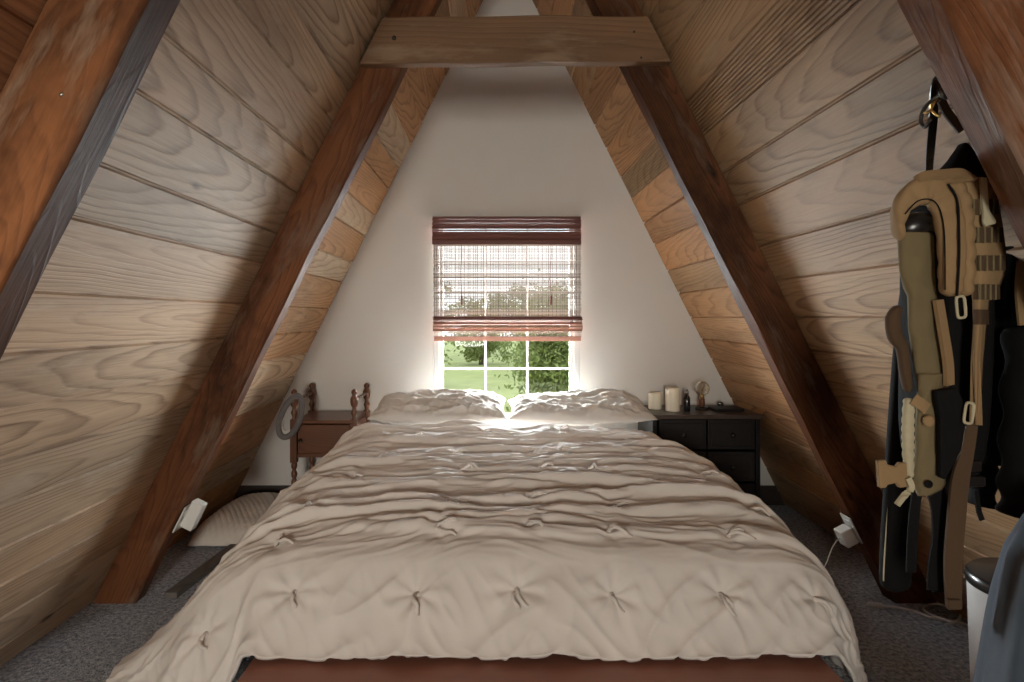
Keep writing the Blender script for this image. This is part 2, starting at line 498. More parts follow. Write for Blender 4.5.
window('window_1', WX0, WX1, WZ0, WZ1, BACK, 1, 3, 2)
window('window_2', RX0, RX1, RZ0, RZ1, FRONT, -1, 2, 2)

# ---------------------------------------------------------------- rafters
def rafter(label, sg, y0, y1, thick, seed, nails=(), tint=(1, 1, 1), inner=None):
    r = random.Random(seed)
    b = MB()
    ln = Vector((-sg * S, 0, 1)).normalized()
    inn = Vector((-sg, 0, -S)).normalized()
    N = 46; L = (H - .36) * math.hypot(1, S)
    base = Vector((sg * hw(0), 0, 0))
    vs = []; bc = []
    t = thick * math.cos(math.atan(S))
    ch = .007
    o1, o2, oa = r.uniform(-.06, .06), r.uniform(-.05, .05), r.uniform(-5, 5)
    sec = [(.004, y0), (t - ch, y0), (t, y0 + ch), (t, y1 - ch), (t - ch, y1), (.004, y1)]
    ph = [r.uniform(0, 6) for _ in range(6)]
    for i in range(N + 1):
        s = L * i / N
        for k, (dd, yy) in enumerate(sec):
            # floor cut is level, the rest is sawn a little unevenly
            sh = dd * S if i == 0 else 0
            wv = .0022 * math.sin(s * 5.1 + ph[k]) + .0014 * math.sin(s * 13.7 + ph[(k + 2) % 6])
            d2 = dd + (wv if 0 < k < 5 else 0); y2 = yy + (wv if k in (1, 4) else 0)
            if k in (0, 5): d2 = dd
            p = base + ln * (s + dd * S * (1 if i == 0 else 0)) + inn * d2 + Vector((0, y2, 0))
            if i == 0: p.z = .001
            if i == 0: p.x = sg * (hw(.001) - d2 / math.cos(math.atan(S)))
            vs.append(p); bc.append((s + oa, d2 + o1 - .05, (y2 - y0) + o2 - .04))
    n = len(sec); fs = []
    for i in range(N):
        for k in range(n):
            l = (k + 1) % n
            q = (i * n + k, i * n + l, (i + 1) * n + l, (i + 1) * n + k)
            fs.append(q if sg > 0 else q[::-1])
    e0 = tuple(range(n)); e1 = tuple(range(N * n, N * n + n))
    fs.append(e0[::-1] if sg > 0 else e0); fs.append(e1 if sg > 0 else e1[::-1])
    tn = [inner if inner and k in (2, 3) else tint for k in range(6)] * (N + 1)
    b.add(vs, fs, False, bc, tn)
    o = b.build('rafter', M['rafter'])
    tag(o, label, 'rafter', 'roof rafters')
    for (s, dd, rr, m) in nails:
        p = base + ln * s + inn * dd + Vector((0, y0, 0))
        nb = MB(); nb.lathe([(rr, -.004), (rr, .002), (rr * .6, .0035), (.0002, .004)], p, 10, axis=(0, -1, 0))
        nb.build('nail_head', m, o)
    return o
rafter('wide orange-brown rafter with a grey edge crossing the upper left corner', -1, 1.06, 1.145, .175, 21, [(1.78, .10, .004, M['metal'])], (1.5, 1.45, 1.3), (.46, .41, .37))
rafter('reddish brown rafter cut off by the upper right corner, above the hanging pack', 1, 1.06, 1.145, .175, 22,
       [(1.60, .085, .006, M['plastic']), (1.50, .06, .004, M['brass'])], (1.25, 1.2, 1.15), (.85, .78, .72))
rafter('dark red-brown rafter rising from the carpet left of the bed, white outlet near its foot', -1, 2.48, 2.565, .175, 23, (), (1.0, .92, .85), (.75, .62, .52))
rafter('deeply shaded brown rafter rising from the floor right of the bed, behind the straps', 1, 2.48, 2.565, .175, 24, (), (.66, .62, .58), (.55, .45, .38))  # shade on this side is put into the darker tint

# collar beam nailed across the middle pair
b = MB(); y0, y1 = 2.432, 2.478
zb, zt = 2.178, 2.362
N = 30; vs = []; bc = []
for i in range(N + 1):
    f = i / N
    for k, (z, y) in enumerate(((zb, y0 + .004), (zb + .005, y0), (zt - .005, y0), (zt, y0 + .004), (zt, y1), (zb, y1))):
        xl = -hw(z) + .012; xr = hw(z) - .012
        x = xl + (xr - xl) * f
        zz = z + .0035 * math.sin(x * 4 + (1 if z > 2.3 else 0)) + .002 * math.sin(x * 13)
        vs.append((x, y, zz)); bc.append((x + 1.3, z - 2.2, y - y0 + .05))
fs = []
for i in range(N):
    for k in range(6):
        l = (k + 1) % 6
        fs.append((i * 6 + k, (i + 1) * 6 + k, (i + 1) * 6 + l, i * 6 + l))
fs.append(tuple(range(6))); fs.append(tuple(range(N * 6 + 5, N * 6 - 1, -1)))
b.add(vs, fs, False, bc)
col = tag(b.build('collar_beam', M['collar']), 'horizontal brown wooden beam tying the two middle rafters together near the ridge', 'beam')
for px, py in ((394, 38), (641, 58), (634, 32)):
    p = at(px, py, y0); nb = MB()
    nb.lathe([(.009 if px < 400 else .004, -.004), (.009 if px < 400 else .004, .003), (.004, .005), (.0003, .0055)], p, 12, axis=(0, -1, 0))
    nb.build('bolt_head', M['iron'], col)

# ---------------------------------------------------------------- bamboo shade
sh = thing('bamboo_shade', 'brown woven bamboo roman shade half lowered over the gable window', 'window shade', (0, BACK - .03, 1.78))
def reeds(b, x0, x1, z0, z1, pitch, r, y, seed, bulge=0.0, jit=.3):
    q = random.Random(seed); z = z0
    while z < z1:
        rr = r * q.uniform(.75, 1.25); v = q.uniform(.65, 1.2)
        yy = y + q.uniform(-.001, .001) - bulge * math.sin(PI * (z - z0) / (z1 - z0))
        vs = []
        for x in (x0 + q.uniform(-.003, .003), x1 + q.uniform(-.003, .003)):
            for a in range(6):
                an = a * PI / 3
                vs.append((x, yy + rr * math.cos(an), z + rr * math.sin(an)))
        fs = [(a, (a + 1) % 6, 6 + (a + 1) % 6, 6 + a) for a in range(6)] + [tuple(range(5, -1, -1)), tuple(range(6, 12))]
        o = q.uniform(-3, 3)
        b.add(vs, fs, False, [(p[0] + o, p[1] - y, p[2]) for p in vs], [(v, v, v)] * 12)
        z += pitch * q.uniform(1 - jit, 1 + jit)
SX0, SX1 = -.464, .450
b = MB(); b.box(((SX0 + SX1) / 2, BACK - .02, 1.775), (SX1 - SX0, .036, .022), tint=(1, 1, 1))
b.build('head_rail', M['reed_dark'], sh, bevel=.002)
b = MB(); reeds(b, SX0, SX1, 1.622, 1.775, .0062, .0033, BACK - .043, 2)
reeds(b, SX0, SX1, 1.622, 1.690, .0060, .0031, BACK - .038, 12)
b.build('valance', M['reed_dark'], sh)
b = MB(); b.box(((SX0 + SX1) / 2, BACK - .050, 1.622), (SX1 - SX0, .006, .022), tint=(.8, .8, .8))
b.build('valance_hem', M['reed_dark'], sh, bevel=.001)
b = MB(); reeds(b, SX0 + .004, SX1 + .002, 1.165, 1.635, .0056, .0025, BACK - .030, 3)
b.build('reed_screen', M['reed_pale'], sh)
b = MB(); q = random.Random(4); x = SX0 + .012
while x < SX1 - .005:
    b.box((x, BACK - .0315, 1.40), (q.uniform(.0014, .0034), .0014, .47)); x += q.uniform(.010, .026)
b.build('warp_strings', M['string'], sh)
# gathered folds at the bottom
b = MB(); reeds(b, SX0 + .006, SX1 + .006, 1.125, 1.168, .0050, .0026, BACK - .048, 5, .012); b.build('gathered_fold', M['reed_dark'], sh)
b = MB(); reeds(b, SX0 + .006, SX1 + .006, 1.085, 1.128, .0052, .0026, BACK - .052, 6, .014); b.build('gathered_fold', M['reed'], sh)
b = MB(); b.box((-.002, BACK - .058, 1.083), (SX1 - SX0, .010, .008), tint=(.7, .7, .7)); b.build('fold_batten', M['reed'], sh, bevel=.001)
b = MB(); reeds(b, SX0 + .010, SX1 + .004, 1.045, 1.080, .0056, .0019, BACK - .040, 7); b.build('reed_screen', M['reed_pale'], sh)
b = MB(); b.box((-.002, BACK - .040, 1.032), (SX1 - SX0 - .01, .008, .028), tint=(1.25, 1.2, 1.2)); b.build('bottom_rail', M['reed'], sh, bevel=.002)
for px in (461, 551):
    p = at(px, 250, BACK - .06)
    b = MB(); pts = [Vector((p.x + .003 * math.sin(k * 1.3), BACK - .036 - .003 * math.sin(k), 1.63 - k * .055)) for k in range(7)]
    b.tube(pts, .0022, 6); b.lathe([(.002, 0), (.006, -.008), (.007, -.05), (.003, -.062)], pts[-1], 10)
    b.build('pull_cord', M['reed_dark'], sh)

# ---------------------------------------------------------------- bed
bed = thing('bed', 'low bed with a red-brown wooden platform ledge showing at its foot', 'bed', (.04, 2.7, 0))
def wbox(b, c, d, axis=0, seed=0, tint=(1, 1, 1)):
    """wooden box with the grain along one axis"""
    r = random.Random(seed + hash((round(c[0], 3), round(c[1], 3), round(c[2], 3))) % 1000)
    o = [r.uniform(-4, 4), r.uniform(-.08, .08), r.uniform(.02, .09)]
    n0 = len(b.v); b.box(c, d, tint=tint)
    for k in range(n0, n0 + 8):
        p = Vector(b.v[k]) - Vector(c)
        a = [p[axis], p[(axis + 1) % 3], p[(axis + 2) % 3]]
        b.bc[k] = (a[0] + o[0], a[1] + o[1], a[2] + o[2])
    return b
# foot ledge with softly rounded front edge
b = MB()
prof = [(1.95, .115), (1.95, .172), (1.62, .172), (1.585, .166), (1.565, .150), (1.56, .12), (1.565, .06), (1.60, .05), (1.95, .05)]
vs = []; bc = []
for x in (-.785, -.4, 0, .4, .868):
    for y, z in prof: vs.append((x, y, z)); bc.append((x + 2, y - 1.7, z + .02))
n = len(prof); fs = []
for i in range(4):
    for k in range(n):
        l = (k + 1) % n; fs.append((i * n + k, i * n + l, i * n + n + l, i * n + n + k))
fs.append(tuple(range(n - 1, -1, -1))); fs.append(tuple(range(4 * n, 5 * n)))
b.add(vs, fs, False, bc)
b.build('foot_ledge', M['mahogany'], bed, bevel=.004)
for x in (-.70, .762):
    b = MB(); wbox(b, (x, 2.78, .115), (.05, 1.66, .13), 1); b.build('side_rail', M['mahogany'], bed, bevel=.004)
b = MB(); wbox(b, (.031, 3.65, .16), (1.50, .05, .32), 0); b.build('head_rail', M['mahogany'], bed, bevel=.004)
for i in range(9):
    b = MB(); wbox(b, (.031, 2.1 + i * .18, .165), (1.40, .09, .02), 0, i); b.build('bed_slat', M['mahogany'], bed)
for x in (-.68, .74):
    for y in (1.66, 3.60):
        b = MB(); b.lathe([(.022, .001), (.03, .055)], (x, y, 0), 14); b.build('leg', M['mahogany'], bed)
b = MB()
NX, NY = 24, 30; top = []
hx, hy, hz, ex = .715, .80, .13, 5.0
rows = []
for i in range(17):
    ph = -PI / 2 + PI * i / 16
    row = []
    for j in range(64):
        th = 2 * PI * j / 64
        cx, cy = math.cos(th), math.sin(th); cz, cr = math.sin(ph), math.cos(ph)
        sgp = lambda v, e: math.copysign(abs(v) ** e, v)
        row.append((.03 + hx * sgp(cx, .22) * sgp(cr, .3), 2.805 + hy * sgp(cy, .22) * sgp(cr, .3), .318 + hz * sgp(cz, .4)))
    rows.append(row)
b.grid(rows, True, True)
tag(b.build('mattress', M['quilt']), 'mattress on the bed platform, hidden under the beige duvet', 'mattress')

# duvet ------------------------------------------------------------
def duvet():
    NU, NV = 420, 430
    # cross section, left hem -> right hem
    cp = np.array([(-1.265, .045), (-1.22, .07), (-1.115, .20), (-.98, .38), (-.86, .475), (-.74, .518), (-.5, .535), (0, .54), (.5, .535), (.74, .525),
                   (.865, .49), (.955, .41), (1.01, .30), (1.03, .18), (1.015, .045)])
    cpb = np.array([(-.98, .16), (-.965, .22), (-.93, .36), (-.88, .48), (-.82, .525), (-.72, .558), (-.5, .572), (0, .576), (.5, .572), (.68, .558),
                    (.73, .54), (.765, .49), (.777, .42), (.78, .35), (.78, .28)])
    def curve(c):
        d = np.r_[0, np.cumsum(np.hypot(*np.diff(c, axis=0).T))]
        t = np.linspace(0, d[-1], NU)
        x = np.interp(t, d, c[:, 0]); z = np.interp(t, d, c[:, 1])
        k = np.hanning(29); k /= k.sum()
        sm = lambda a: np.convolve(np.pad(a, 14, mode='reflect', reflect_type='odd'), k, 'valid')
        return sm(x), sm(z)
    xa, za = curve(cp); xb, zb = curve(cpb)
    # length: arc from under the pillows to the foot hem
    v = np.linspace(0, 1, NV)
    ylist = np.array([3.36, 3.28, 3.0, 2.6, 2.2, 2.00, 1.905, 1.855, 1.815, 1.785, 1.762])
    qlist = np.array([0, 0, 0, 0, 0, .03, .14, .34, .58, .84, 1.0])
    d = np.r_[0, np.cumsum(np.hypot(np.diff(ylist), np.diff(qlist) * .36))]
    t = v * d[-1]
    y = np.interp(t, d, ylist); q = np.interp(t, d, qlist)
    k = np.hanning(31); k /= k.sum()
    y = np.convolve(np.pad(y, 15, mode='reflect', reflect_type='odd'), k, 'valid')
    q = np.clip(np.convolve(np.pad(q, 15, mode='edge'), k, 'valid'), 0, 1)
    wb = sstep(2.55, 3.35, y)                       # 1 towards the head
    X = xa[None] * (1 - wb[:, None]) + xb[None] * wb[:, None]
    Z = za[None] * (1 - wb[:, None]) + zb[None] * wb[:, None]
    Z = Z * (1 - .15 * (1 - sstep(1.85, 2.75, y)) - .075 * sstep(3.20, 3.33, y))[:, None]
    Y = np.repeat(y[:, None], NU, 1)
    Q = q[:, None] + 0 * X
    # front drop onto the ledge, down to the carpet at the two corners
    hem = .186 - .145 * (1 - sstep(-.86, -.79, X)) - .13 * sstep(.885, .99, X)
    hem = hem + .006 * perlin(X * 5, 0 * X, 3)
    Z = Z * (1 - Q) + np.minimum(Z, hem) * Q
    corner = np.maximum(1 - sstep(-1.2, -.75, X), sstep(.80, 1.0, X))
    Y = Y + Q * (.05 * corner * corner) - Q * .02 * (1 - corner) + Q * (.012 * perlin(X * 4.5, Q * .6, 7))
    # normals of the base
    def normals(X, Y, Z):
        P = np.stack([X, Y, Z], -1)
        du = np.gradient(P, axis=1); dv = np.gradient(P, axis=0)
        n = np.cross(dv, du); n /= np.linalg.norm(n, axis=-1, keepdims=True) + 1e-9
        n[n[..., 2].mean() < 0] *= -1
        return n
    n = normals(X, Y, Z)
    if n[NV // 3, NU // 2, 2] < 0: n = -n
    # cloth coordinates
    ca = np.repeat(np.linspace(-1, 1, NU)[None] * 1.55, NV, 0); cl = np.repeat((t)[:, None], NU, 1)
    topw = (1 - sstep(.02, .25, Q)) * (1 - .55 * sstep(.9, 1.25, np.abs(ca)))
    headw = sstep(.06, .20, cl)
    wx = ca + .25 * perlin(ca * 1.1, cl * 1.4, 1); wy = cl + .11 * perlin(ca * .9, cl * 1.6, 2) + .035 * perlin(ca * 3, cl * 4, 12)
    def ridge(a, sharp): return (1 - np.clip(np.abs(a) * 1.6, 0, 1)) ** sharp
    h = .012 * ridge(perlin(wx * .9, wy * 9.0, 3), 2.0) + .009 * ridge(perlin(wx * 2.0, wy * 19 + wx * 1.5, 5), 1.8) + .005 * ridge(perlin(wx * 6, wy * 34 + wx * 5, 16), 1.3)
    # long folds dragged across the bed: steep towards the foot, easy towards the head
    rf = random.Random(77); F_ = np.zeros_like(h)
    c = .10
    while c < 1.40:
        for _ in range(2):
            a0 = rf.uniform(-1.35, .35); a1 = a0 + rf.uniform(.7, 1.9); sl = rf.uniform(-.09, .09); hh = rf.uniform(.018, .046); wd = rf.uniform(.016, .030); k1 = rf.uniform(1.5, 3.5); p1 = rf.uniform(0, 6); am = rf.uniform(.006, .022)
            off = cl - (c + rf.uniform(-.025, .025) + sl * (ca - (a0 + a1) / 2) + am * np.sin(ca * k1 + p1) + .006 * perlin(ca * 5, ca * 0 + c * 9, 21))
            env = sstep(a0, a0 + .35, ca) * (1 - sstep(a1 - .35, a1, ca)) * (.75 + .5 * perlin(ca * 3, ca * 0 + c * 5, 22))
            g = np.where(off > 0, np.exp(-(off / (wd * .55)) ** 2), np.exp(-(off / (wd * 1.5)) ** 2))
            F_ = np.maximum(F_, hh * env * g)
        c += rf.uniform(.055, .095)
    h += F_
    # crumple diagonals near both edges of the top
    dg = ca * .8 - cl
    h += .010 * ridge(perlin(dg * 7, (ca + cl) * 1.2, 6), 1.5) * sstep(.45, 1.0, np.abs(ca))
    h += .02 * perlin(ca * 1.6, cl * 2.0, 8)
    h *= topw * headw
    # the puffed roll where the duvet turns down at the foot
    h += .020 * np.exp(-((q[:, None] - .16) / .16) ** 2) * (1 + .6 * perlin(ca * 2.2, cl * 2, 9))
    # fall of the front and of the sides: softer vertical folds
    fw = sstep(.15, .5, Q); sw = sstep(.98, 1.25, np.abs(ca)) * (1 - fw)
    h += fw * (.018 * perlin(ca * 3.2, cl * 1.4, 10) + .014 * ridge(perlin(ca * 6 + cl * 5, cl * 3, 11), 2.2) + .006 * ridge(perlin(ca * 13 - cl * 6, cl * 5, 13), 1.4))
    h += sw * (.018 * perlin(cl * 5.0 + ca * 2, ca * 1.1, 17) + .008 * ridge(perlin(cl * 11 - ca * 4, ca * 2, 18), 1.4))
    # tufts: every tie pulls the cloth in
    ties = []
    for r_, (cl0, cas) in enumerate(((.30, (-.05, .42, -.5)), (.62, (-.62, -.22, .16, .30)), (.88, (-.66, -.20, .16, .40, .86)), (1.16, (-.74, -.24, .12, .42, .95)), (1.36, (-.80, -.26, .10, .36, .80)), (1.585, (-1.02, -.70, -.30, .05, .33, .72, 1.04)))):
        for c0 in cas:
            ties.append((c0 + .02 * math.sin(7 * c0 + r_), cl0 + .012 * math.sin(11 * c0 + r_)))
    for c0, l0 in ties:
        dx = ca - c0; dy = cl - l0; rr = np.hypot(dx, dy); an = np.arctan2(dy, dx)
        h -= .020 * np.exp(-(rr / .035) ** 2)
        h += .0045 * np.exp(-((rr - .07) / .05) ** 2) * np.cos(an * 7 + c0 * 20) * (.4 + .6 * fw)
    X = X + n[..., 0] * h; Y = Y + n[..., 1] * h; Z = np.maximum(Z + n[..., 2] * h, .012)
    P = np.stack([X, Y, Z], -1)
    b = MB(); vs = P.reshape(-1, 3).tolist(); fs = []
    for i in range(NV - 1):
        for j in range(NU - 1):
            a = i * NU + j; fs.append((a, a + NU, a + NU + 1, a + 1))
    b.add(vs, fs, True)
    o = b.build('duvet', M['linen'], solid=.012)
    tag(o, 'rumpled beige tufted duvet spread over the bed, hanging down its sides', 'duvet')
    n2 = normals(X, Y, Z)
    if n2[NV // 3, NU // 2, 2] < 0: n2 = -n2
    r = random.Random(9)
    for c0, l0 in ties:
        j = int(round((c0 / 1.55 + 1) / 2 * (NU - 1))); i = int(round(l0 / d[-1] * (NV - 1)))
        if not (2 < i < NV - 3 and 2 < j < NU - 3): continue
        tb = MB()
        front = Q[i, j] > .4
        for s_ in range(2):
            ang = (-PI / 2 + r.uniform(-.4, .4)) if front else r.uniform(-.9, .5)
            ln = r.uniform(.045, .085)
            pts = []
            for k in range(7):
                f = k / 6; st = f * ln
                jj = int(np.clip(j + math.cos(ang + f * .5) * st / 3.1 * (NU - 1), 1, NU - 2)); ii = int(np.clip(i - math.sin(ang) * st / d[-1] * (NV - 1), 1, NV - 2))
                p = Vector(P[ii, jj]) + Vector(n2[ii, jj]) * (.006 + .010 * math.sin(PI * f))
                pts.append(p)
            tb.tube(pts, [.0038, .005, .0055, .0055, .0055, .005, .003], 7)
        tb.lathe([(.0005, -.004), (.008, 0), (.009, .004), (.0005, .010)], Vector(P[i, j]), 9, axis=tuple(n2[i, j]))
        tb.build('tie', M['linen'], o)
    return o
duvet()

def pillow(label, x0, x1, yc, zc, T, D, tilt, seed):
    NU, NV = 120, 90
    u = np.linspace(-1, 1, NU)[None].repeat(NV, 0); v = np.linspace(-1, 1, NV)[:, None].repeat(NU, 1)
    W = (x1 - x0) / 2
    prof = (np.clip(1 - np.abs(u) ** 3.2, 0, 1) ** .55) * (np.clip(1 - np.abs(v) ** 2.6, 0, 1) ** .55)
    ears = 1 - .05 * (1 - np.abs(u) ** 2) * np.abs(v) ** 4
    earu = 1 - .05 * (1 - np.abs(v) ** 2) * np.abs(u) ** 4
    def ridge(a, s): return (1 - np.clip(np.abs(a) * 1.7, 0, 1)) ** s
    wr = .022 * ridge(perlin(u * 1.3 + v * 1.2, v * 3.0 - u * .8, seed), 1.5) + .012 * ridge(perlin(u * 4 + v * 2, v * 5, seed + 1), 1.4) + .03 * perlin(u * 1.2, v * 1.2, seed + 2)
    wr += .012 * ridge(perlin(u * 9, v * 2.2, seed + 4), 1.4) * np.abs(v)
    x = (x0 + x1) / 2 + u * W * earu; y = v * D / 2 * ears
    zt = T * .55 * prof + wr * prof ** .6; zb = -T * .45 * prof
    ct, st = math.cos(tilt), math.sin(tilt)
    def place(x, y, z):
        return np.stack([x, yc + y * ct - z * st, zc + y * st + z * ct], -1)
    A = place(x, y, zt); B = place(x, y, zb)
    b = MB(); n = NU * NV; fs = []
    for i in range(NV - 1):
        for j in range(NU - 1):
            a = i * NU + j
            fs.append((a, a + 1, a + NU + 1, a + NU)); fs.append((n + a, n + a + NU, n + a + NU + 1, n + a + 1))
    b.add(A.reshape(-1, 3).tolist() + B.reshape(-1, 3).tolist(), fs, True)
    o = b.build('pillow', M['linen_pillow'])
    m = o.modifiers.new('weld', 'WELD'); m.merge_threshold = .0006
    return tag(o, label, 'pillow', 'bed pillows')
pillow('crumpled grey-beige pillow at the head of the bed, left one, nearer the nightstand', -.77, -.012, 3.50, .640, .125, .42, R(7), 30)
pillow('crumpled grey-beige pillow at the head of the bed, right one, nearer the candles', -.004, .80, 3.50, .634, .115, .42, R(6), 41)

# ---------------------------------------------------------------- nightstand
ns = thing('nightstand', 'small red-brown nightstand with turned spindle posts and one door, left of the bed', 'nightstand', (-1.03, 3.58, 0))
NX0, NX1, NY0, NY1 = -1.20, -.865, 3.41, 3.74
def spindle(z0, z1, n, r):
    p = []
    for i in range(n):
        a = z0 + (z1 - z0) * i / n; e = (z1 - z0) / n
        p += [(r * .55, a + e * .02), (r * .9, a + e * .25), (r, a + e * .5), (r * .9, a + e * .75), (r * .55, a + e * .98)]
    return p
for x in (NX0, NX1):
    for y in (NY0, NY1):
        b = MB()
        b.lathe([(.012, .001), (.015, .01), (.011, .03)] + spindle(.03, .36, 7, .017), (x, y, 0), 16)
        wbox(b, (x, y, .475), (.036, .036, .24), 2)
        b.lathe([(.016, .594), (.010, .605), (.012, .615), (.019, .632), (.012, .648), (.010, .660), (.018, .672), (.022, .69), (.022, .712), (.014, .725), (.011, .732), (.017, .742), (.016, .752), (.010, .760), (.0005, .765)], (x, y, 0), 16)
        b.build('post', M['walnut'], ns)
b = MB(); xm, ym = (NX0 + NX1) / 2, (NY0 + NY1) / 2
for c, d, a in (((NX0 + .004, ym, .475), (.014, NY1 - NY0 - .036, .19), 1), ((NX1 - .004, ym, .475), (.014, NY1 - NY0 - .036, .19), 1),
                ((xm, NY1 - .004, .475), (NX1 - NX0 - .036, .012, .19), 0), ((xm, ym, .392), (NX1 - NX0 - .02, NY1 - NY0 - .0, .022), 0)):
    wbox(b, c, d, a)
b.build('cabinet_body', M['walnut'], ns, bevel=.002)
b = MB(); wbox(b, (xm, ym - .006, .582), (NX1 - NX0 + .0, NY1 - NY0 + .03, .018), 0); b.build('table_top', M['walnut'], ns, bevel=.004)
b = MB(); wbox(b, (xm, NY0 - .004, .486), (NX1 - NX0 - .046, .018, .160), 0)
dr = b.build('door', M['walnut'], ns, bevel=.004)
b = MB(); b.lathe([(.005, 0), (.005, .012), (.010, .016), (.012, .022), (.009, .028), (.0005, .031)], (NX0 + .045, NY0 - .013, .482), 14, axis=(0, -1, 0)); b.build('knob', M['iron'], dr)
for x in (NX0, NX1):
    b = MB(); pr = [(.006, 0)] + [(r_, h_) for r_, h_ in spindle(.02, NY1 - NY0 - .03, 5, .010)] + [(.006, NY1 - NY0 - .02)]
    b.lathe(pr, (x, NY0 + .01, .702), 12, axis=(0, 1, 0)); b.build('gallery_rail', M['walnut'], ns)

# grey padded loop over the front left post
b = MB(); pts = []; c = Vector((NX0 + .002, NY0 - .062, .622))
for k in range(40):
    a = 2 * PI * k / 40
    lx, lz = .046 * math.cos(a) * (1 - .12 * math.sin(a)), .112 * math.sin(a)
    tl = R(-14)
    pts.append(c + Vector((lx * math.cos(tl) - lz * math.sin(tl), .030 * math.sin(a) + .022 * math.cos(a), lx * math.sin(tl) + lz * math.cos(tl))))
b.tube(pts, .0165, 12, True, 1.0)
lp = b.build('padded_headband', M['grey_fleece'])
tag(lp, 'grey padded oval headband hung over the front left post of the nightstand', 'headband')
b = MB(); pts2 = [c + (pts[k] - c) * .72 for k in range(20, 34)]
b.ribbon(pts2, .016, (0, 1, 0), .006); b.build('lit_inner_strip', M['quilt'], lp)  # pale strip stands for light on the inside of the band

# ---------------------------------------------------------------- dresser and what stands on it
DX0, DX1, DY0, DY1, DZ = .80, 1.402, 3.40, 3.77, .622
ds = thing('dresser', 'low black-brown dresser with drawers under the right slope, beside the bed', 'dresser', ((DX0 + DX1) / 2, (DY0 + DY1) / 2, 0))
xm, ym = (DX0 + DX1) / 2, (DY0 + DY1) / 2
b = MB()
for c, d, a in (((DX0 + .012, ym, .32), (.024, DY1 - DY0 - .02, .556), 2), ((DX1 - .012, ym, .32), (.024, DY1 - DY0 - .02, .556), 2), ((xm, DY1 - .015, .32), (DX1 - DX0 - .05, .012, .556), 0),
                ((xm, ym, .05), (DX1 - DX0 - .05, DY1 - DY0 - .02, .02), 0), ((xm, DY0 + .02, .592), (DX1 - DX0 - .05, .02, .012), 0)):
    wbox(b, c, d, a)
b.build('cabinet_body', M['ebony'], ds, bevel=.002)
b = MB(); wbox(b, (xm, ym, DZ - .0115), (DX1 - DX0 + .012, DY1 - DY0 + .03, .023), 0); b.build('dresser_top', M['dresser_top'], ds, bevel=.003)
for k in range(3):
    for s_ in (-1, 1):
        z = .155 + k * .178; xx = xm + s_ * .1355
        b = MB(); wbox(b, (xx, DY0 + .008, z), (.262, .02, .166), 0, k)
        wbox(b, (xx, DY0 - .003, z), (.226, .006, .130), 0, k + 7)
        d_ = b.build('drawer', M['ebony'], ds, bevel=.003)
        b = MB(); b.lathe([(.005, 0), (.005, .01), (.012, .016), (.013, .022), (.008, .027), (.0005, .028)], (xx, DY0 - .006, z), 14, axis=(0, -1, 0)); b.build('knob', M['iron'], d_)
for x in (DX0 + .03, DX1 - .03):
    for y in (DY0 + .03, DY1 - .04):
        b = MB(); b.box((x, y, .021), (.045, .045, .040), taper=1.1); b.build('foot', M['ebony'], ds, bevel=.003)

def candle(px0, px1, ytop, ybase, d, label):
    p = at((px0 + px1) / 2, ybase, d); r = (px1 - px0) / 2 * d / F; h = (ybase - ytop) * d / F
    t = thing('pillar_candle', label, 'candle', (p.x, d, DZ + .0005), 'ivory candles on the dresser')
    b = MB(); prof = [(r * .98, 0), (r, .004), (r, h - .006), (r * .97, h - .001), (r * .9, h), (r * .82, h - .003), (r * .74, h - .014), (r * .3, h - .016), (.0005, h - .016)]
    b.lathe(prof, (p.x, d, DZ + .0008), 28); b.build('wax_body', M['wax'], t)
    b = MB(); b.tube([(p.x, d, DZ + h - .016), (p.x + .001, d, DZ + h - .008), (p.x + .003, d, DZ + h - .003)], .0012, 6); b.build('wick', M['iron'], t)
candle(648.5, 661.5, 392, 408, 3.62, 'shorter ivory pillar candle on the dresser, next to the pillow')
candle(665.5, 679.5, 388, 411, 3.54, 'taller ivory pillar candle on the dresser, second from the pillow')
p = at(687, 411, 3.53)
bt = thing('spray_bottle', 'small black bottle with a pale cap standing on the dresser', 'bottle', (p.x, 3.53, DZ))
b = MB(); b.lathe([(.017, 0), (.0185, .004), (.0185, .072), (.014, .085), (.009, .092), (.009, .098)], (p.x, 3.53, DZ + .0008), 20); b.build('bottle_body', M['bottle'], bt)
b = MB(); b.lathe([(.010, .098), (.010, .112), (.006, .116), (.005, .124), (.0005, .126)], (p.x, 3.53, DZ + .0008), 16); b.build('cap', M['metal'], bt)
# bulb lamp
p = at(702, 408, 3.60); lx, ly = p.x, 3.60
tl = thing('table_lamp', 'bare clear globe bulb lamp on a small wooden socket, on the dresser', 'lamp', (lx, ly, DZ))
b = MB(); b.lathe([(.036, 0), (.038, .004), (.036, .010), (.014, .013), (.012, .016)], (lx, ly, DZ + .0008), 28); b.build('base', M['iron'], tl)
b = MB(); b.lathe([(.011, .016), (.0165, .020), (.0175, .058), (.014, .064)], (lx, ly, DZ + .0008), 18); b.build('socket', M['walnut'], tl)
b = MB(); b.lathe([(.0135, .064), (.0135, .078), (.011, .082)], (lx, ly, DZ + .0008), 18); b.build('bulb_cap', M['brass'], tl)
b = MB(); zc = .122; rr = .044
prof = [(.012, .080), (.014, .086)] + [(rr * math.cos(a), zc + rr * math.sin(a)) for a in [(-58 + i * (148 - .5) / 14) * PI / 180 for i in range(15)]]
b.lathe(prof, (lx, ly, DZ), 28, cap=False); b.build('globe_bulb', M['bulb'], tl)
b = MB(); b.tube([(lx, ly, DZ + .082), (lx, ly, DZ + .105)], .003, 8)
for k in range(5):
    a = k * 2 * PI / 5
    b.tube([(lx + .004 * math.cos(a), ly + .004 * math.sin(a), DZ + .105), (lx + .011 * math.cos(a), ly + .011 * math.sin(a), DZ + .142), (lx + .006 * math.cos(a + 1), ly + .006 * math.sin(a + 1), DZ + .112)], .0008, 5)
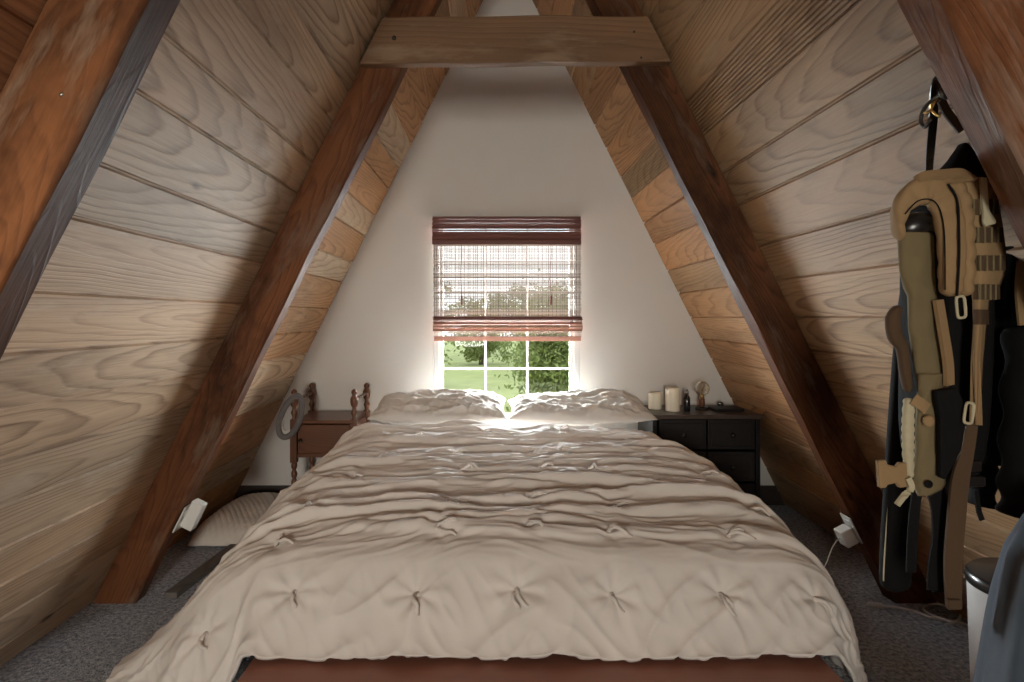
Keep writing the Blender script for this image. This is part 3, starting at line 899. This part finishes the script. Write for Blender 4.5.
b.build('filament', M['brass'], tl)
p = at(724, 410, 3.56)
b = MB(); b.box((p.x + .01, 3.56, DZ + .009), (.16, .12, .016), Matrix.Rotation(R(6), 3, 'Z')); b.box((p.x + .01, 3.556, DZ + .009), (.164, .115, .008), Matrix.Rotation(R(6), 3, 'Z'))
tag(b.build('dark_book', M['ebony'], bevel=.002), 'flat black closed book lying on the dresser below the lamp', 'book')
p = at(722, 404, 3.67)
b = MB(); b.lathe([(.014, 0), (.017, .004), (.017, .022), (.013, .028), (.006, .030), (.0005, .031)], (p.x, 3.69, DZ + .0008), 16)
tag(b.build('small_jar', M['bottle']), 'tiny black round jar at the back of the dresser top, right of the lamp', 'jar')

# ---------------------------------------------------------------- cushion on the floor, board, outlets
def cushion():
    NU, NV = 110, 130
    x0, x1, y0, y1, T = -1.640, -1.250, 3.06, 3.74, .125
    u = np.linspace(-1, 1, NU)[None].repeat(NV, 0); v = np.linspace(-1, 1, NV)[:, None].repeat(NU, 1)
    prof = (np.clip(1 - np.abs(u) ** 3.5, 0, 1) ** .5) * (np.clip(1 - np.abs(v) ** 4.5, 0, 1) ** .5)
    x = (x0 + x1) / 2 + u * (x1 - x0) / 2 * (1 - .05 * np.abs(v) ** 3); y = (y0 + y1) / 2 + v * (y1 - y0) / 2 * (1 - .04 * np.abs(u) ** 3)
    # diamond quilting
    qa = np.sin((x + y * .6) * 2 * PI / .062); qb = np.sin((x - y * .6) * 2 * PI / .062)
    q = np.abs(qa * qb) ** .6
    zt = .02 + (T - .02) * prof + .007 * q * prof + .008 * perlin(u * 1.5, v * 2, 50)
    lim = (H - np.abs(x) / S) - .01
    zt = np.minimum(zt, np.maximum(lim, .02)); zb = .02 - .017 * prof
    b = MB(); n = NU * NV; fs = []
    for i in range(NV - 1):
        for j in range(NU - 1):
            a = i * NU + j
            fs.append((a, a + 1, a + NU + 1, a + NU)); fs.append((n + a, n + a + NU, n + a + NU + 1, n + a + 1))
    b.add(np.stack([x, y, zt], -1).reshape(-1, 3).tolist() + np.stack([x, y, zb], -1).reshape(-1, 3).tolist(), fs, True)
    o = b.build('floor_cushion', M['quilt']); o.modifiers.new('weld', 'WELD').merge_threshold = .0006
    tag(o, 'quilted cream cushion lying on the carpet between the left slope and the bed', 'cushion')
cushion()
b = MB(); rz = Matrix.Rotation(R(-4), 3, 'Z')
n0 = len(b.v); b.box((-1.40, 2.80, .015), (.055, .56, .026), rz)
for k in range(n0, n0 + 8):
    v_ = b.v[k]; b.bc[k] = (v_[1], v_[0] + 1.42, v_[2] + .03)
tag(b.build('weathered_board', M['greyboard'], bevel=.004), 'grey weathered board lying on the carpet beside the left hem of the duvet', 'board')

def outlet(sg, z, label1, label2):
    ln = Vector((-sg * S, 0, 1)).normalized(); inn = Vector((-sg, 0, -S)).normalized()
    yv = Vector((0, 1, 0)); yc = 2.524
    base = Vector((sg * hw(z), yc, z)) + inn * (.175 * math.cos(math.atan(S)) + .0035)
    rot = Matrix((yv, ln, inn)).transposed() if sg < 0 else Matrix((-yv, ln, inn)).transposed()
    o = thing('wall_outlet', label1, 'outlet', base)
    b = MB(); b.box(base + inn * .004, (.074, .116, .006), rot); b.build('cover_plate', M['plastic'], o, bevel=.002)
    for s_ in (-1, 1):
        b = MB(); b.box(base + inn * .0078 + ln * s_ * .026, (.034, .028, .004), rot); soc = b.build('socket', M['plastic'], o, bevel=.001)
    a = thing('power_adapter', label2, 'power adapter', base + inn * .01)
    c = base + ln * (.030 if sg < 0 else -.018) + inn * .038
    b = MB(); b.box(c, (.062 if sg > 0 else .05, .118 if sg < 0 else .07, .052), rot); b.build('adapter_body', M['plastic'], a, bevel=.006, seg=3)
    b = MB()
    for s_ in (-1, 1): b.box(base + inn * .012 + ln * (.012 if sg < 0 else -.018) + yv * s_ * .007, (.0016, .007, .012), rot)
    b.build('prongs', M['metal'], a)
    b = MB(); e = c + inn * .026
    if True:
        pts = [e, e + Vector((-.02, -.01, -.004)), e + Vector((-.045, -.02, -.03)), e + Vector((-.06, -.01, -.09)), e + Vector((-.07, .02, -.16)), Vector((e.x - .06, e.y + .09, .01))]
    if sg > 0:
        b.tube(pts, .0022, 7); b.build('cable', M['plastic'], a)
outlet(-1, .41, 'white outlet plate on the inner side of the left rafter foot', 'white charger block plugged into the outlet on the left rafter')
outlet(1, .365, 'white outlet plate on the inner side of the right rafter foot', 'white square charger plugged in right of the bed, thin cable leading down')

# ---------------------------------------------------------------- hanging gear on the right slope
def arc(pts, n=24):
    """smooth path through points"""
    pts = [Vector(p) for p in pts]; out = []
    for i in range(len(pts) - 1):
        p0 = pts[max(i - 1, 0)]; p1 = pts[i]; p2 = pts[i + 1]; p3 = pts[min(i + 2, len(pts) - 1)]
        m = max(2, n // (len(pts) - 1))
        for k in range(m):
            t = k / m
            out.append(.5 * ((2 * p1) + (p2 - p0) * t + (2 * p0 - 5 * p1 + 4 * p2 - p3) * t * t + (3 * p1 - p0 - 3 * p2 + p3) * t ** 3))
    out.append(pts[-1]); return out
def pad(b, pts, widths, thick, side, lumps=0, la=.1, seg=14):
    """padded strap: flattened rounded tube with a soft quilted outline"""
    pts = [Vector(p) for p in pts]; n = len(pts)
    wl = np.interp(np.linspace(0, 1, n), np.linspace(0, 1, len(widths)), widths)
    rows = []
    for i, p in enumerate(pts):
        t = (pts[min(i + 1, n - 1)] - pts[max(i - 1, 0)]).normalized()
        w = Vector(side) if side != 'plane' else t.cross(Vector((0, 1, 0)))
        w = (w - t * w.dot(t)).normalized(); nn = t.cross(w).normalized()
        m = 1 + la * abs(math.sin(PI * lumps * i / (n - 1))) if lumps else 1
        e = math.sqrt(max(.25, 1 - abs(2 * i / (n - 1) - 1) ** 24))
        row = []
        for k in range(seg):
            a = 2 * PI * k / seg; ca, sa = math.cos(a), math.sin(a)
            row.append(p + w * math.copysign(abs(ca) ** .6, ca) * wl[i] / 2 * (.9 + .1 * m) * e + nn * math.copysign(abs(sa) ** .7, sa) * thick / 2 * m * e)
        rows.append(row)
    b.grid(rows, True, True)
    n0 = len(b.v) - n * seg
    b.f.append(tuple(range(n0 + seg - 1, n0 - 1, -1))); b.sm.append(False)
    b.f.append(tuple(range(n0 + (n - 1) * seg, n0 + n * seg))); b.sm.append(False)
    return b
def dring(b, c, w, h, r, yaw=0.0, roll=0.0):
    pts = []
    for k in range(32):
        a = 2 * PI * k / 32; ca, sa = math.cos(a), math.sin(a)
        p = Vector((w / 2 * math.copysign(abs(ca) ** .45, ca), 0, h / 2 * math.copysign(abs(sa) ** .45, sa)))
        p = Matrix.Rotation(yaw, 3, 'Z') @ Matrix.Rotation(roll, 3, 'Y') @ p
        pts.append(Vector(c) + p)
    b.tube(pts, r, 8, True)

# hook screwed to the rafter's far side
hk = thing('coat_hook', 'small metal hook screwed in beside the upper right rafter, holding the pack', 'hook', at(940, 96, 1.19))
b = MB(); p = at(947, 92, 1.148)
b.tube(arc([p, p + Vector((0, .03, .0)), p + Vector((-.004, .055, -.012)), p + Vector((-.006, .062, -.035)), p + Vector((-.006, .05, -.050)), p + Vector((-.006, .035, -.040))]), .0035, 8)
b.lathe([(.014, 0), (.014, .003), (.005, .006)], p, 14, axis=(0, 1, 0)); b.build('hook_arm', M['iron'], hk)
b = MB(); q0 = at(931, 110, 1.20)
for dx, dz in ((-.018, -.006), (.012, .02), (-.004, .014), (.014, -.012)):
    b.tube([q0, q0 + Vector((dx * .6, -.004, dz)), q0 + Vector((dx, -.006, dz * 1.3))], .0024, 6)
b.build('split_pin', M['brass'], hk)

# long narrow black case behind the pack
DC = 1.47
cs = thing('hanging_case', 'long narrow black case hanging behind the tan pack, rounded end low', 'case', at(938, 90, 1.22))
b = MB()
pts = arc([at(929, 200, 1.465), at(921, 260, DC), at(912, 340, DC), at(905, 430, DC), at(900, 500, DC), at(896, 560, DC), at(895, 590, DC)], 40)
pad(b, pts, [.03, .075, .085, .085, .080, .075, .070], .045, (1, .25, 0), seg=18); b.build('case_body', M['black'], cs)
b = MB(); e = [p_ + Vector((-.036 * (1 if i > 6 else i / 6), -.012, 0)) for i, p_ in enumerate(pts)]
b.tube(e[4:-3], .0016, 6); b.build('edge_highlight', M['pale'], cs)  # highlight along the case edge, drawn as a pale line
b = MB(); b.ribbon(arc([at(941, 100, 1.205), at(940, 82, 1.20), at(935, 84, 1.20), at(933, 120, 1.26), at(929, 170, 1.42), at(928, 215, 1.465)], 24), .016, (1, .2, 0), .004)
b.ribbon(arc([at(941, 100, 1.205), at(947, 112, 1.21), at(955, 122, 1.215), at(962, 131, 1.215)], 12), .018, (.5, 0, 1), .004); b.build('hanging_loop', M['leather'], cs)
b = MB(); b.ribbon(arc([at(943, 470, 1.445), at(941, 520, 1.445), at(938, 560, 1.445), at(940, 592, 1.445)]), .034, (1, 0, 0), .004)
b.build('lower_strap', M['black'], cs)

# tan pack -----------------------------------------------------------
D0 = 1.27
def nr(px, py, d): return at(px, py, d - .06)
pk = thing('hanging_backpack', 'tan military backpack with padded straps and webbing loops hanging at the right slope', 'backpack', nr(940, 100, 1.22))
# body of the bag, black, behind the harness
b = MB(); rows = []
prof = [(128, .12, .08, 974), (133, .2, .2, 973), (160, .40, .3, 966), (182, .7, .7, 955), (210, .95, .95, 946), (260, 1, 1, 945), (330, 1, 1.0, 945), (400, .98, 1.0, 943), (450, .9, 1.0, 941), (480, .6, .7, 941), (488, .15, .2, 941)]
for py, wf, df, cx in prof:
    row = []; c = nr(cx, py, 1.41)
    for k in range(36):
        a = 2 * PI * k / 36; ca, sa = math.cos(a), math.sin(a)
        row.append(c + Vector((.072 * wf * math.copysign(abs(ca) ** .55, ca), .075 * df * math.copysign(abs(sa) ** .55, sa), 0)))
    rows.append(row)
b.grid(rows, True, True); n0 = 0
b.f.append(tuple(range(35, -1, -1))); b.sm.append(True); b.f.append(tuple(range(10 * 36, 11 * 36))); b.sm.append(True)
b.build('bag_body', M['black'], pk, subsurf=1)
# shoulder harness: arch over the top, quilted
b = MB(); pad(b, arc([nr(899, 240, D0 + .02), nr(898, 222, D0 + .01), nr(903, 205, D0), nr(917, 193, D0 - .005), nr(933, 192, D0 - .01), nr(944, 204, D0 - .015), nr(950, 228, D0 - .02), nr(952, 258, D0 - .02), nr(951, 278, D0 - .018), nr(951, 296, D0 - .015)], 108),
    [.012, .018, .036, .052, .056, .054, .050, .046, .042, .034], .026, 'plane', lumps=10, la=.30, seg=20)
b.build('shoulder_strap', M['tan'], pk)
b = MB(); b.tube(arc([nr(905, 214, D0 - .016), nr(918, 201, D0 - .022), nr(932, 200, D0 - .027), nr(940, 210, D0 - .032), nr(944, 230, D0 - .036), nr(945, 260, D0 - .036), nr(945, 290, D0 - .032)], 60), .0013, 6)
b.tube(arc([nr(948, 184, D0 - .03), nr(957, 200, D0 - .036), nr(959, 230, D0 - .042), nr(959, 262, D0 - .042), nr(957, 296, D0 - .036)], 40), .0022, 6)
b.build('strap_seam', M['black'], pk)
def panel(name, mat, edge, d, bulge, thick, creases=0, seed=1):
    r = random.Random(seed); ph = r.uniform(0, 6); b = MB(); rows = []
    ys = [e[0] for e in edge]
    for i in range(61):
        py = ys[0] + (ys[-1] - ys[0]) * i / 60
        x0_ = np.interp(py, ys, [e[1] for e in edge]); x1_ = np.interp(py, ys, [e[2] for e in edge]); row = []
        for j in range(13):
            f = j / 12
            dd = d - bulge * (1 - abs(2 * f - 1) ** 3) + (.003 * abs(math.sin(creases * PI * i / 60 + .5 * math.sin(3 * f + ph))) if creases else 0) + .0015 * math.sin(9 * f + i * .3 + ph)
            row.append(nr(float(x0_ + (x1_ - x0_) * f), py, dd))
        rows.append(row)
    b.grid(rows, True)
    return b.build(name, mat, pk, solid=-thick)
b = MB(); pad(b, arc([nr(944, 182, D0 - .002), nr(958, 195, D0 - .01), nr(963, 225, D0 - .015), nr(964, 262, D0 - .015), nr(962, 296, D0 - .01)], 40), [.022, .03, .03, .028, .02], .03, (1, .5, 0), lumps=8, la=.3)
b.build('shoulder_strap_edge', M['tan'], pk)
# flat olive panel hanging below the arch
panel('harness_panel', M['olive'], [(232, 897, 933), (240, 897, 934), (270, 899, 935), (288, 903, 936), (296, 907, 937), (330, 908, 940), (370, 914, 945), (384, 917, 950), (392, 921, 948)], D0 + .025, .014, .012, 6, 3)
b = MB(); b.ribbon(arc([nr(938, 300, D0 + .005), nr(943, 330, D0), nr(948, 362, D0), nr(949, 385, D0 + .004)]), [.02 + .0 * k for k in range(25)], (1, .3, .2), .008)
b.build('adjuster_strap', M['tan'], pk)
# black shiny roll caught inside the arch
b = MB(); b.tube(arc([nr(900, 232, D0 + .045), nr(915, 226, D0 + .04), nr(930, 224, D0 + .045)], 14), [.018 + .010 * math.sin(PI * k / 14) for k in range(15)], 14); b.build('inner_roll', M['leather'], pk)
# grab handle
b = MB(); b.ribbon(arc([nr(916, 181, D0 - .01), nr(925, 176, D0 - .02), nr(945, 174, D0 - .022), nr(962, 173, D0 - .015), nr(972, 177, D0)], 20), .020, (0, .6, .8), .007)
b.ribbon(arc([nr(932, 186, D0 - .008), nr(946, 180, D0 - .022), nr(958, 181, D0 - .02), nr(975, 177, D0 - .01)], 16), .012, (0, .6, .8), .005); b.build('grab_handle', M['tan'], pk)
# webbing panel
b = MB(); rows = []
edge = [(177, 960, 984), (185, 959, 994), (200, 962, 998), (225, 966, 1003), (250, 968, 1006), (275, 970, 1005), (290, 971, 999), (300, 972, 990), (325, 973, 987), (360, 971, 984), (400, 973, 981), (425, 974, 979)]
for sgn in (1,):
    pass
NYW = 60; NXW = 10
def edges(py):
    ys = [e[0] for e in edge]
    return np.interp(py, ys, [e[1] for e in edge]), np.interp(py, ys, [e[2] for e in edge])
rows = []
for i in range(NYW + 1):
    py = 177 + (425 - 177) * i / NYW; x0_, x1_ = edges(py); row = []
    for j in range(NXW + 1):
        f = j / NXW; row.append(nr(x0_ + (x1_ - x0_) * f, py, 1.285 - .018 * math.sin(PI * f) + .02 * f * f))
    rows.append(row)
b.grid(rows, True); b.build('webbing_panel', M['tan'], pk, solid=-.012)
for py in (203, 231, 259, 288, 313):
    x0_, x1_ = edges(py)
    b = MB(); b.ribbon([nr(x0_ + (x1_ - x0_) * f, py + 4, 1.285 - .018 * math.sin(PI * f) + .02 * f * f - .004) for f in np.linspace(.1, .97, 8)], .030, (0, 0, 1), .004)
    b.build('dark_webbing', M['coyote'], pk)
    if py < 300:
        for f in (.3, .48, .66, .84):
            b = MB(); xx = x0_ + (x1_ - x0_) * f; dd = 1.285 - .018 * math.sin(PI * f) + .02 * f * f - .0085
            b.box(nr(xx, py + 4, dd), (.0035, .004, .031)); b.build('bar_tack', M['olive'], pk)
b = MB(); b.ribbon(arc([nr(983, 178, 1.268), nr(984, 196, 1.26), nr(986, 212, 1.258), nr(990, 225, 1.256)], 14), [.012] * 9 + [.018, .022, .024] + [.02] * 1, (1, 0, .2), .005); b.build('loose_strap', M['pale'], pk)
# rectangular rings
b = MB(); dring(b, nr(961, 307, 1.245), .020, .042, .0028, .2, R(-6)); b.build('strap_ring', M['pale'], pk)
b = MB(); dring(b, nr(969, 413, 1.245), .020, .040, .0028, .2, R(10)); b.build('strap_ring', M['pale'], pk)
# hip belt
panel('hip_belt', M['olive'], [(374, 917, 946), (390, 917, 945), (400, 916, 938), (430, 915, 942), (460, 914, 946), (484, 913, 946), (490, 915, 942), (496, 917, 930)], D0 + .015, .014, .014, 3, 5)
b = MB(); pad(b, arc([nr(909, 398, 1.275), nr(908, 425, 1.272), nr(908, 450, 1.272), nr(909, 478, 1.272)], 40), [.018, .022, .02, .012], .012, (1, .2, 0), lumps=9, la=.5); b.build('belt_edge', M['pale'], pk)
b = MB(); b.ribbon([nr(913, 399, 1.262), nr(921, 404, 1.258), nr(927, 409, 1.26)], .022, (0, 0, 1), .004); b.build('belt_loop', M['tan'], pk)
b = MB(); b.lathe([(.011, 0), (.012, .003), (.008, .005), (.0005, .004)], nr(928, 421, 1.262), 16, axis=(0, -1, 0)); b.build('snap_button', M['tan'], pk)
b = MB(); b.lathe([(.008, 0), (.008, .003), (.0005, .004)], nr(928, 484, 1.268), 14, axis=(0, -1, 0)); b.build('snap_button', M['black'], pk)
# side release buckle: plate with a waist
b = MB(); poly = [(878, 461), (886, 460), (888, 465), (897, 467), (900, 463), (907, 463), (908, 487), (900, 488), (897, 483), (888, 485), (886, 488), (880, 488)]
b.prism([nr(x, y, 1.262) for x, y in poly], (0, .010, 0)); b.build('buckle', M['tan'], pk, bevel=.0015)
b = MB(); b.ribbon(arc([nr(908, 478, 1.258), nr(911, 488, 1.256), nr(903, 497, 1.256), nr(897, 505, 1.257)], 14), .011, (.7, 0, .7), .006); b.build('pale_strap_end', M['pale'], pk)
# black flap on the belt and hanging webbing
b = MB(); poly = [(936, 391), (958, 388), (968, 410), (962, 450), (946, 480), (941, 478), (941, 420)]
b.prism([nr(x, y, 1.252) for x, y in poly], (.0, .014, 0)); b.build('black_pocket', M['black'], pk, bevel=.003)
b = MB(); b.ribbon(arc([nr(972, 425, 1.262), nr(966, 455, 1.262), nr(960, 480, 1.262), nr(956, 520, 1.262), nr(953, 560, 1.262), nr(953, 590, 1.262), nr(954, 608, 1.264)], 36), [.018 + .014 * min(1, k / 12) - (.006 * max(0, (k - 24) / 12)) for k in range(37)], (1, -.1, 0), .007)
ws = b.build('waist_strap', M['coyote'], pk)
b = MB(); b.box(nr(953.5, 604, 1.257), (.026, .010, .020)); b.build('strap_clip', M['coyote'], ws, bevel=.003)
b = MB(); b.ribbon(arc([nr(935, 488, 1.30), nr(940, 510, 1.30), nr(941, 540, 1.30), nr(937, 565, 1.30), nr(936, 590, 1.30)]), .036, (1, 0, 0), .004); b.build('black_strap', M['black'], pk)
b = MB(); b.ribbon(arc([nr(917, 492, 1.295), nr(914, 515, 1.295), nr(912, 545, 1.295), nr(911, 572, 1.297)]), .020, (1, 0, 0), .004); b.build('black_strap', M['black'], pk)
b = MB(); b.box(nr(971, 481, 1.28), (.050, .014, .020)); b.box(nr(971, 466, 1.285), (.036, .012, .022)); b.build('black_buckle', M['leather'], pk, bevel=.003)
b = MB(); b.ribbon([nr(976, 490, 1.27), nr(977, 500, 1.27), nr(979, 512, 1.268), nr(982, 520, 1.268)], .009, (1, 0, .3), .004); b.build('black_strap', M['black'], pk)
# small dark pouch on the outer edge
b = MB(); pad(b, arc([nr(899, 306, 1.30), nr(893, 318, 1.30), nr(895, 336, 1.30), nr(902, 348, 1.305), nr(905, 372, 1.31), nr(908, 392, 1.31)], 24), [.012, .028, .03, .022, .02, .012], .02, (1, .1, .2)); b.build('side_pouch', M['coyote'], pk)

# black jacket on the next peg
jk = thing('hanging_jacket', 'black jacket hanging right of the tan pack, at the edge of the view', 'jacket', at(1030, 190, 1.20))
def drape(name, mat, parent, cpts, seed, nf=7, amp=.012, seg=72, thick=0.0):
    """hanging cloth: closed oval sections with running folds; cpts = (centre, half width, half depth)"""
    b = MB(); rows = []; n = len(cpts); ts = np.linspace(0, 1, 44); r = random.Random(seed); ph = r.uniform(0, 6)
    cc = np.array([[c.x, c.y, c.z, w, d] for c, w, d in cpts]); tt = np.linspace(0, 1, n)
    for t in ts:
        x, y, z, w, d = [float(np.interp(t, tt, cc[:, k])) for k in range(5)]
        row = []
        for k in range(seg):
            a = 2 * PI * k / seg
            f = 1 + amp / max(w, .02) * (math.sin(nf * a + ph + t * 1.5) + .6 * math.sin((nf * 2 - 1) * a - t * 2 + ph)) * min(1, .25 + t * 1.3)
            row.append((x + w * math.cos(a) * f, y + d * math.sin(a) * f, z + .006 * math.sin(3 * a + ph)))
        rows.append(row)
    b.grid(rows, True, True)
    m = len(rows)
    b.f.append(tuple(range(seg - 1, -1, -1))); b.sm.append(False)
    b.f.append(tuple(range((m - 1) * seg, m * seg))); b.sm.append(False)
    return b.build(name, mat, parent)
drape('jacket_body', M['jacket'], jk, [(at(1040, 196, 1.36), .03, .03), (at(1040, 215, 1.37), .06, .05), (at(1040, 260, 1.38), .085, .07), (at(1036, 300, 1.38), .10, .08), (at(1034, 360, 1.38), .104, .085), (at(1034, 430, 1.38), .106, .085), (at(1034, 462, 1.38), .108, .08)], 4, 6, .008)
b = MB(); b.tube(arc([at(992, 300, 1.47), at(986, 350, 1.47), at(983, 420, 1.47), at(983, 470, 1.47), at(981, 504, 1.47)], 30), [.030 + .012 * math.sin(k * .5) ** 2 for k in range(29)], 16, flat=.7); b.build('sleeve', M['jacket'], jk)
b = MB(); b.tube(arc([at(1026, 330, 1.30), at(1024, 400, 1.28), at(1022, 470, 1.275), at(1021, 514, 1.275)], 30), [.044 + .006 * math.sin(k * .9) for k in range(31)], 18, flat=.75); b.build('sleeve', M['jacket'], jk)
b = MB(); b.ribbon(arc([at(1023, 262, 1.27), at(1021, 290, 1.26), at(1024, 325, 1.26)], 12), .022, (1, 0, 0), .006); b.build('tan_tab', M['tan'], jk)
b = MB(); b.tube([at(1036, 196, 1.36), at(1036, 184, 1.30), at(1037, 170, 1.16)], .004, 6); b.build('hanger_loop', M['jacket'], jk)
# collar draped over the lower rafter face
# bin and cloth at the right edge
BX, BY, BR, BH = 1.335, 1.60, .15, .455
bn = thing('waste_bin', 'white waste bin with a black lid standing against the right slope', 'bin', (BX, BY, 0))
b = MB(); b.lathe([(BR * .86, .002), (BR * .88, .012), (BR * .97, BH - .004), (BR * .97, BH)], (BX, BY, 0), 48); b.build('bin_body', M['bin'], bn)
b = MB(); b.lathe([(BR * .99, BH - .008), (BR, BH), (BR * .99, BH + .016), (BR * .93, BH + .024), (.0005, BH + .028)], (BX, BY, 0), 48); b.build('lid', M['lid'], bn)

cl = drape('draped_cloth', M['blue'], None, [(at(1072, 500, 1.10), .03, .03), (at(1074, 520, 1.10), .07, .06), (at(1076, 560, 1.10), .105, .09), (at(1078, 610, 1.10), .125, .11), (at(1076, 682, 1.10), .145, .12), (at(1070, 800, 1.10), .17, .14), (Vector((at(1066, 800, 1.1).x, 1.10, .012)), .19, .16)], 9, 5, .010)
tag(cl, 'blue-grey cloth falling in folds at the lower right edge, in front of the bin', 'cloth')

# white extension cable on the carpet
b = MB()
def fp(px, py, z=.006):
    d = F * (EYE[2] - z) / (py - 318); p = at(px, py, d); return Vector((p.x, p.y, z))
loop = [fp(930, 603), fp(924, 598), fp(930, 594), fp(946, 596), fp(958, 603), fp(960, 612), fp(950, 617)]
pts = arc([fp(882, 606), fp(900, 608), fp(916, 612), fp(930, 617), fp(950, 621), fp(966, 624), fp(985, 633), fp(1000, 640)], 60)
b.tube(pts, .005, 8)
cbl = b.build('extension_cable', M['plastic']); tag(cbl, 'white cable with a loop lying on the carpet at the foot of the right slope', 'cable')
b = MB(); b.tube(arc([fp(952, 622, .012), fp(940, 618, .012), fp(927, 612, .012), fp(924, 607, .010), fp(934, 604, .010), fp(950, 607, .010), fp(960, 612, .012), fp(958, 620, .014), fp(946, 624, .016)], 60), .0045, 8); b.build('cable_loop', M['plastic'], cbl)
b = MB(); d_ = (pts[1] - pts[0]).normalized(); b.tube([pts[0] - d_ * .05, pts[0] - d_ * .02, pts[0], pts[1]], [.012, .013, .010, .005], 10); b.build('plug', M['plastic'], cbl)

# ---------------------------------------------------------------- outside
b = MB(); b.box((0, 60, -2.9), (200, 112, .2)); lw = struct(b.build('ground_lawn', M['grass']))
lw['label'] = 'green lawn seen through the window'
def tree(label, x, y, h, cr, seed, nleaf=9000, ls=1.0):
    r = random.Random(seed)
    t = thing('garden_tree', label, 'tree', (x, y, -2.8), 'trees outside the window')
    b = MB(); b.tube([(x, y, -2.85), (x + .1, y, h * .3 - 2.8), (x - .05, y, h * .65 - 2.8)], [.22, .17, .08], 10)
    for k in range(7):
        a = r.uniform(0, 6.28); z = h * r.uniform(.3, .6) - 2.8
        b.tube([(x, y, z), (x + cr * .4 * math.cos(a), y + cr * .4 * math.sin(a), z + .8), (x + cr * .75 * math.cos(a), y + cr * .75 * math.sin(a), z + 1.1)], [.07, .05, .02], 6)
    b.build('trunk', M['bark'], t)
    b = MB(); cls = [(r.gauss(0, cr * .42), r.gauss(0, cr * .42), r.uniform(.12, 1.0) * h - 2.8) for _ in range(60)]
    vs = []; fs = []
    for k in range(nleaf):
        c = cls[k % 60]; s = r.uniform(.10, .22) * ls
        p = Vector((x + c[0] + r.gauss(0, .38), y + c[1] + r.gauss(0, .38), c[2] + r.gauss(0, .32)))
        if p.z < -2.5: continue
        u = Vector((r.gauss(0, 1), r.gauss(0, 1), r.gauss(0, 1))).normalized(); w = u.orthogonal().normalized() * s * .5; u = u * s
        n0 = len(vs); vs += [p - u, p + w, p + u, p - w]; fs.append((n0, n0 + 1, n0 + 2, n0 + 3))
    b.add(vs, fs, False); b.build('crown', M['leaf'], t)
for k, (x, y, h, cr, lb) in enumerate(((1.75, 18, 4.4, 1.0, 'leafy tree nearest the window, filling its lower right panes'), (-4.6, 34, 4.6, 1.9, 'green tree beyond the lawn at the left of the window view'), (-1.2, 52, 5.2, 2.6, 'small far tree in the middle of the window view'),
                                       (6.5, 44, 6.0, 2.6, 'tall bushy tree far off at the right of the window view'), (-8.6, 60, 7.5, 3.2, 'tall tree far off at the left of the window view'), (3.6, 66, 7.0, 3.4, 'wide hazy tree far off, right of the middle of the window view'))):
    tree(lb, x, y, h, cr, 60 + k, 16000 if k == 0 else 6000, .45 if k == 0 else 1.0)

# ---------------------------------------------------------------- light
WORLD, REAR, DAY = 1.7, 135.0, 1000.0
w = bpy.data.worlds.new('World'); bpy.context.scene.world = w; w.use_nodes = True
nt = w.node_tree; bg = nt.nodes['Background']
tc = nt.nodes.new('ShaderNodeTexCoord'); sp = nt.nodes.new('ShaderNodeSeparateXYZ'); rp = nt.nodes.new('ShaderNodeValToRGB')
nt.links.new(tc.outputs['Generated'], sp.inputs[0]); nt.links.new(sp.outputs[2], rp.inputs[0])
rp.color_ramp.elements[0].color = (.94, .97, 1, 1); rp.color_ramp.elements[1].color = (.72, .86, 1, 1)
nt.links.new(rp.outputs[0], bg.inputs[0]); bg.inputs[1].default_value = WORLD

def portal(name, x0, x1, z0, z1, y, facing):
    l = bpy.data.lights.new(name, 'AREA'); l.shape = 'RECTANGLE'; l.size = x1 - x0; l.size_y = z1 - z0
    l.cycles.is_portal = True
    o = bpy.data.objects.new(name, l); C.objects.link(o); o.location = ((x0 + x1) / 2, y, (z0 + z1) / 2)
    o.rotation_euler = (R(-90), 0, 0) if facing < 0 else (R(90), 0, 0)
portal('window_daylight', WX0, WX1, WZ0, WZ1, BACK + .13, -1)
l = bpy.data.lights.new('daylight', 'AREA'); l.shape = 'RECTANGLE'; l.size = 3.2; l.size_y = 1.9; l.energy = DAY; l.color = (.91, .95, 1)
o = bpy.data.objects.new('daylight', l); C.objects.link(o); o.location = ((WX0 + WX1) / 2, BACK + 1.25, 1.38); o.rotation_euler = (R(-90), 0, 0)
l = bpy.data.lights.new('afternoon_light', 'AREA'); l.shape = 'RECTANGLE'; l.size = RX1 - RX0 + .1; l.size_y = RZ1 - RZ0 + .1; l.energy = REAR; l.color = (1, .925, .83)
o = bpy.data.objects.new('afternoon_light', l); C.objects.link(o); o.location = ((RX0 + RX1) / 2 - .05, FRONT - .25, (RZ0 + RZ1) / 2 + .08)
o.rotation_euler = (R(90), 0, R(-5))

# ---------------------------------------------------------------- camera and view
cam = bpy.data.cameras.new('camera'); co = bpy.data.objects.new('camera', cam); C.objects.link(co)
co.location = EYE; co.rotation_euler = (R(90), 0, 0)
cam.sensor_width = 36; cam.lens = F * 36 / 1024; cam.shift_x = 18 / 1024; cam.shift_y = -23 / 1024; cam.clip_start = .02; cam.clip_end = 400
sc = bpy.context.scene; sc.camera = co
sc.view_settings.view_transform = 'Standard'; sc.view_settings.look = 'None'; sc.view_settings.gamma = 1; sc.view_settings.use_curve_mapping = False
sc.view_settings.exposure = 0.60
sc.cycles.use_denoising = True
sc.cycles.max_bounces = 10; sc.cycles.diffuse_bounces = 6; sc.cycles.transparent_max_bounces = 24; sc.cycles.sample_clamp_indirect = 6
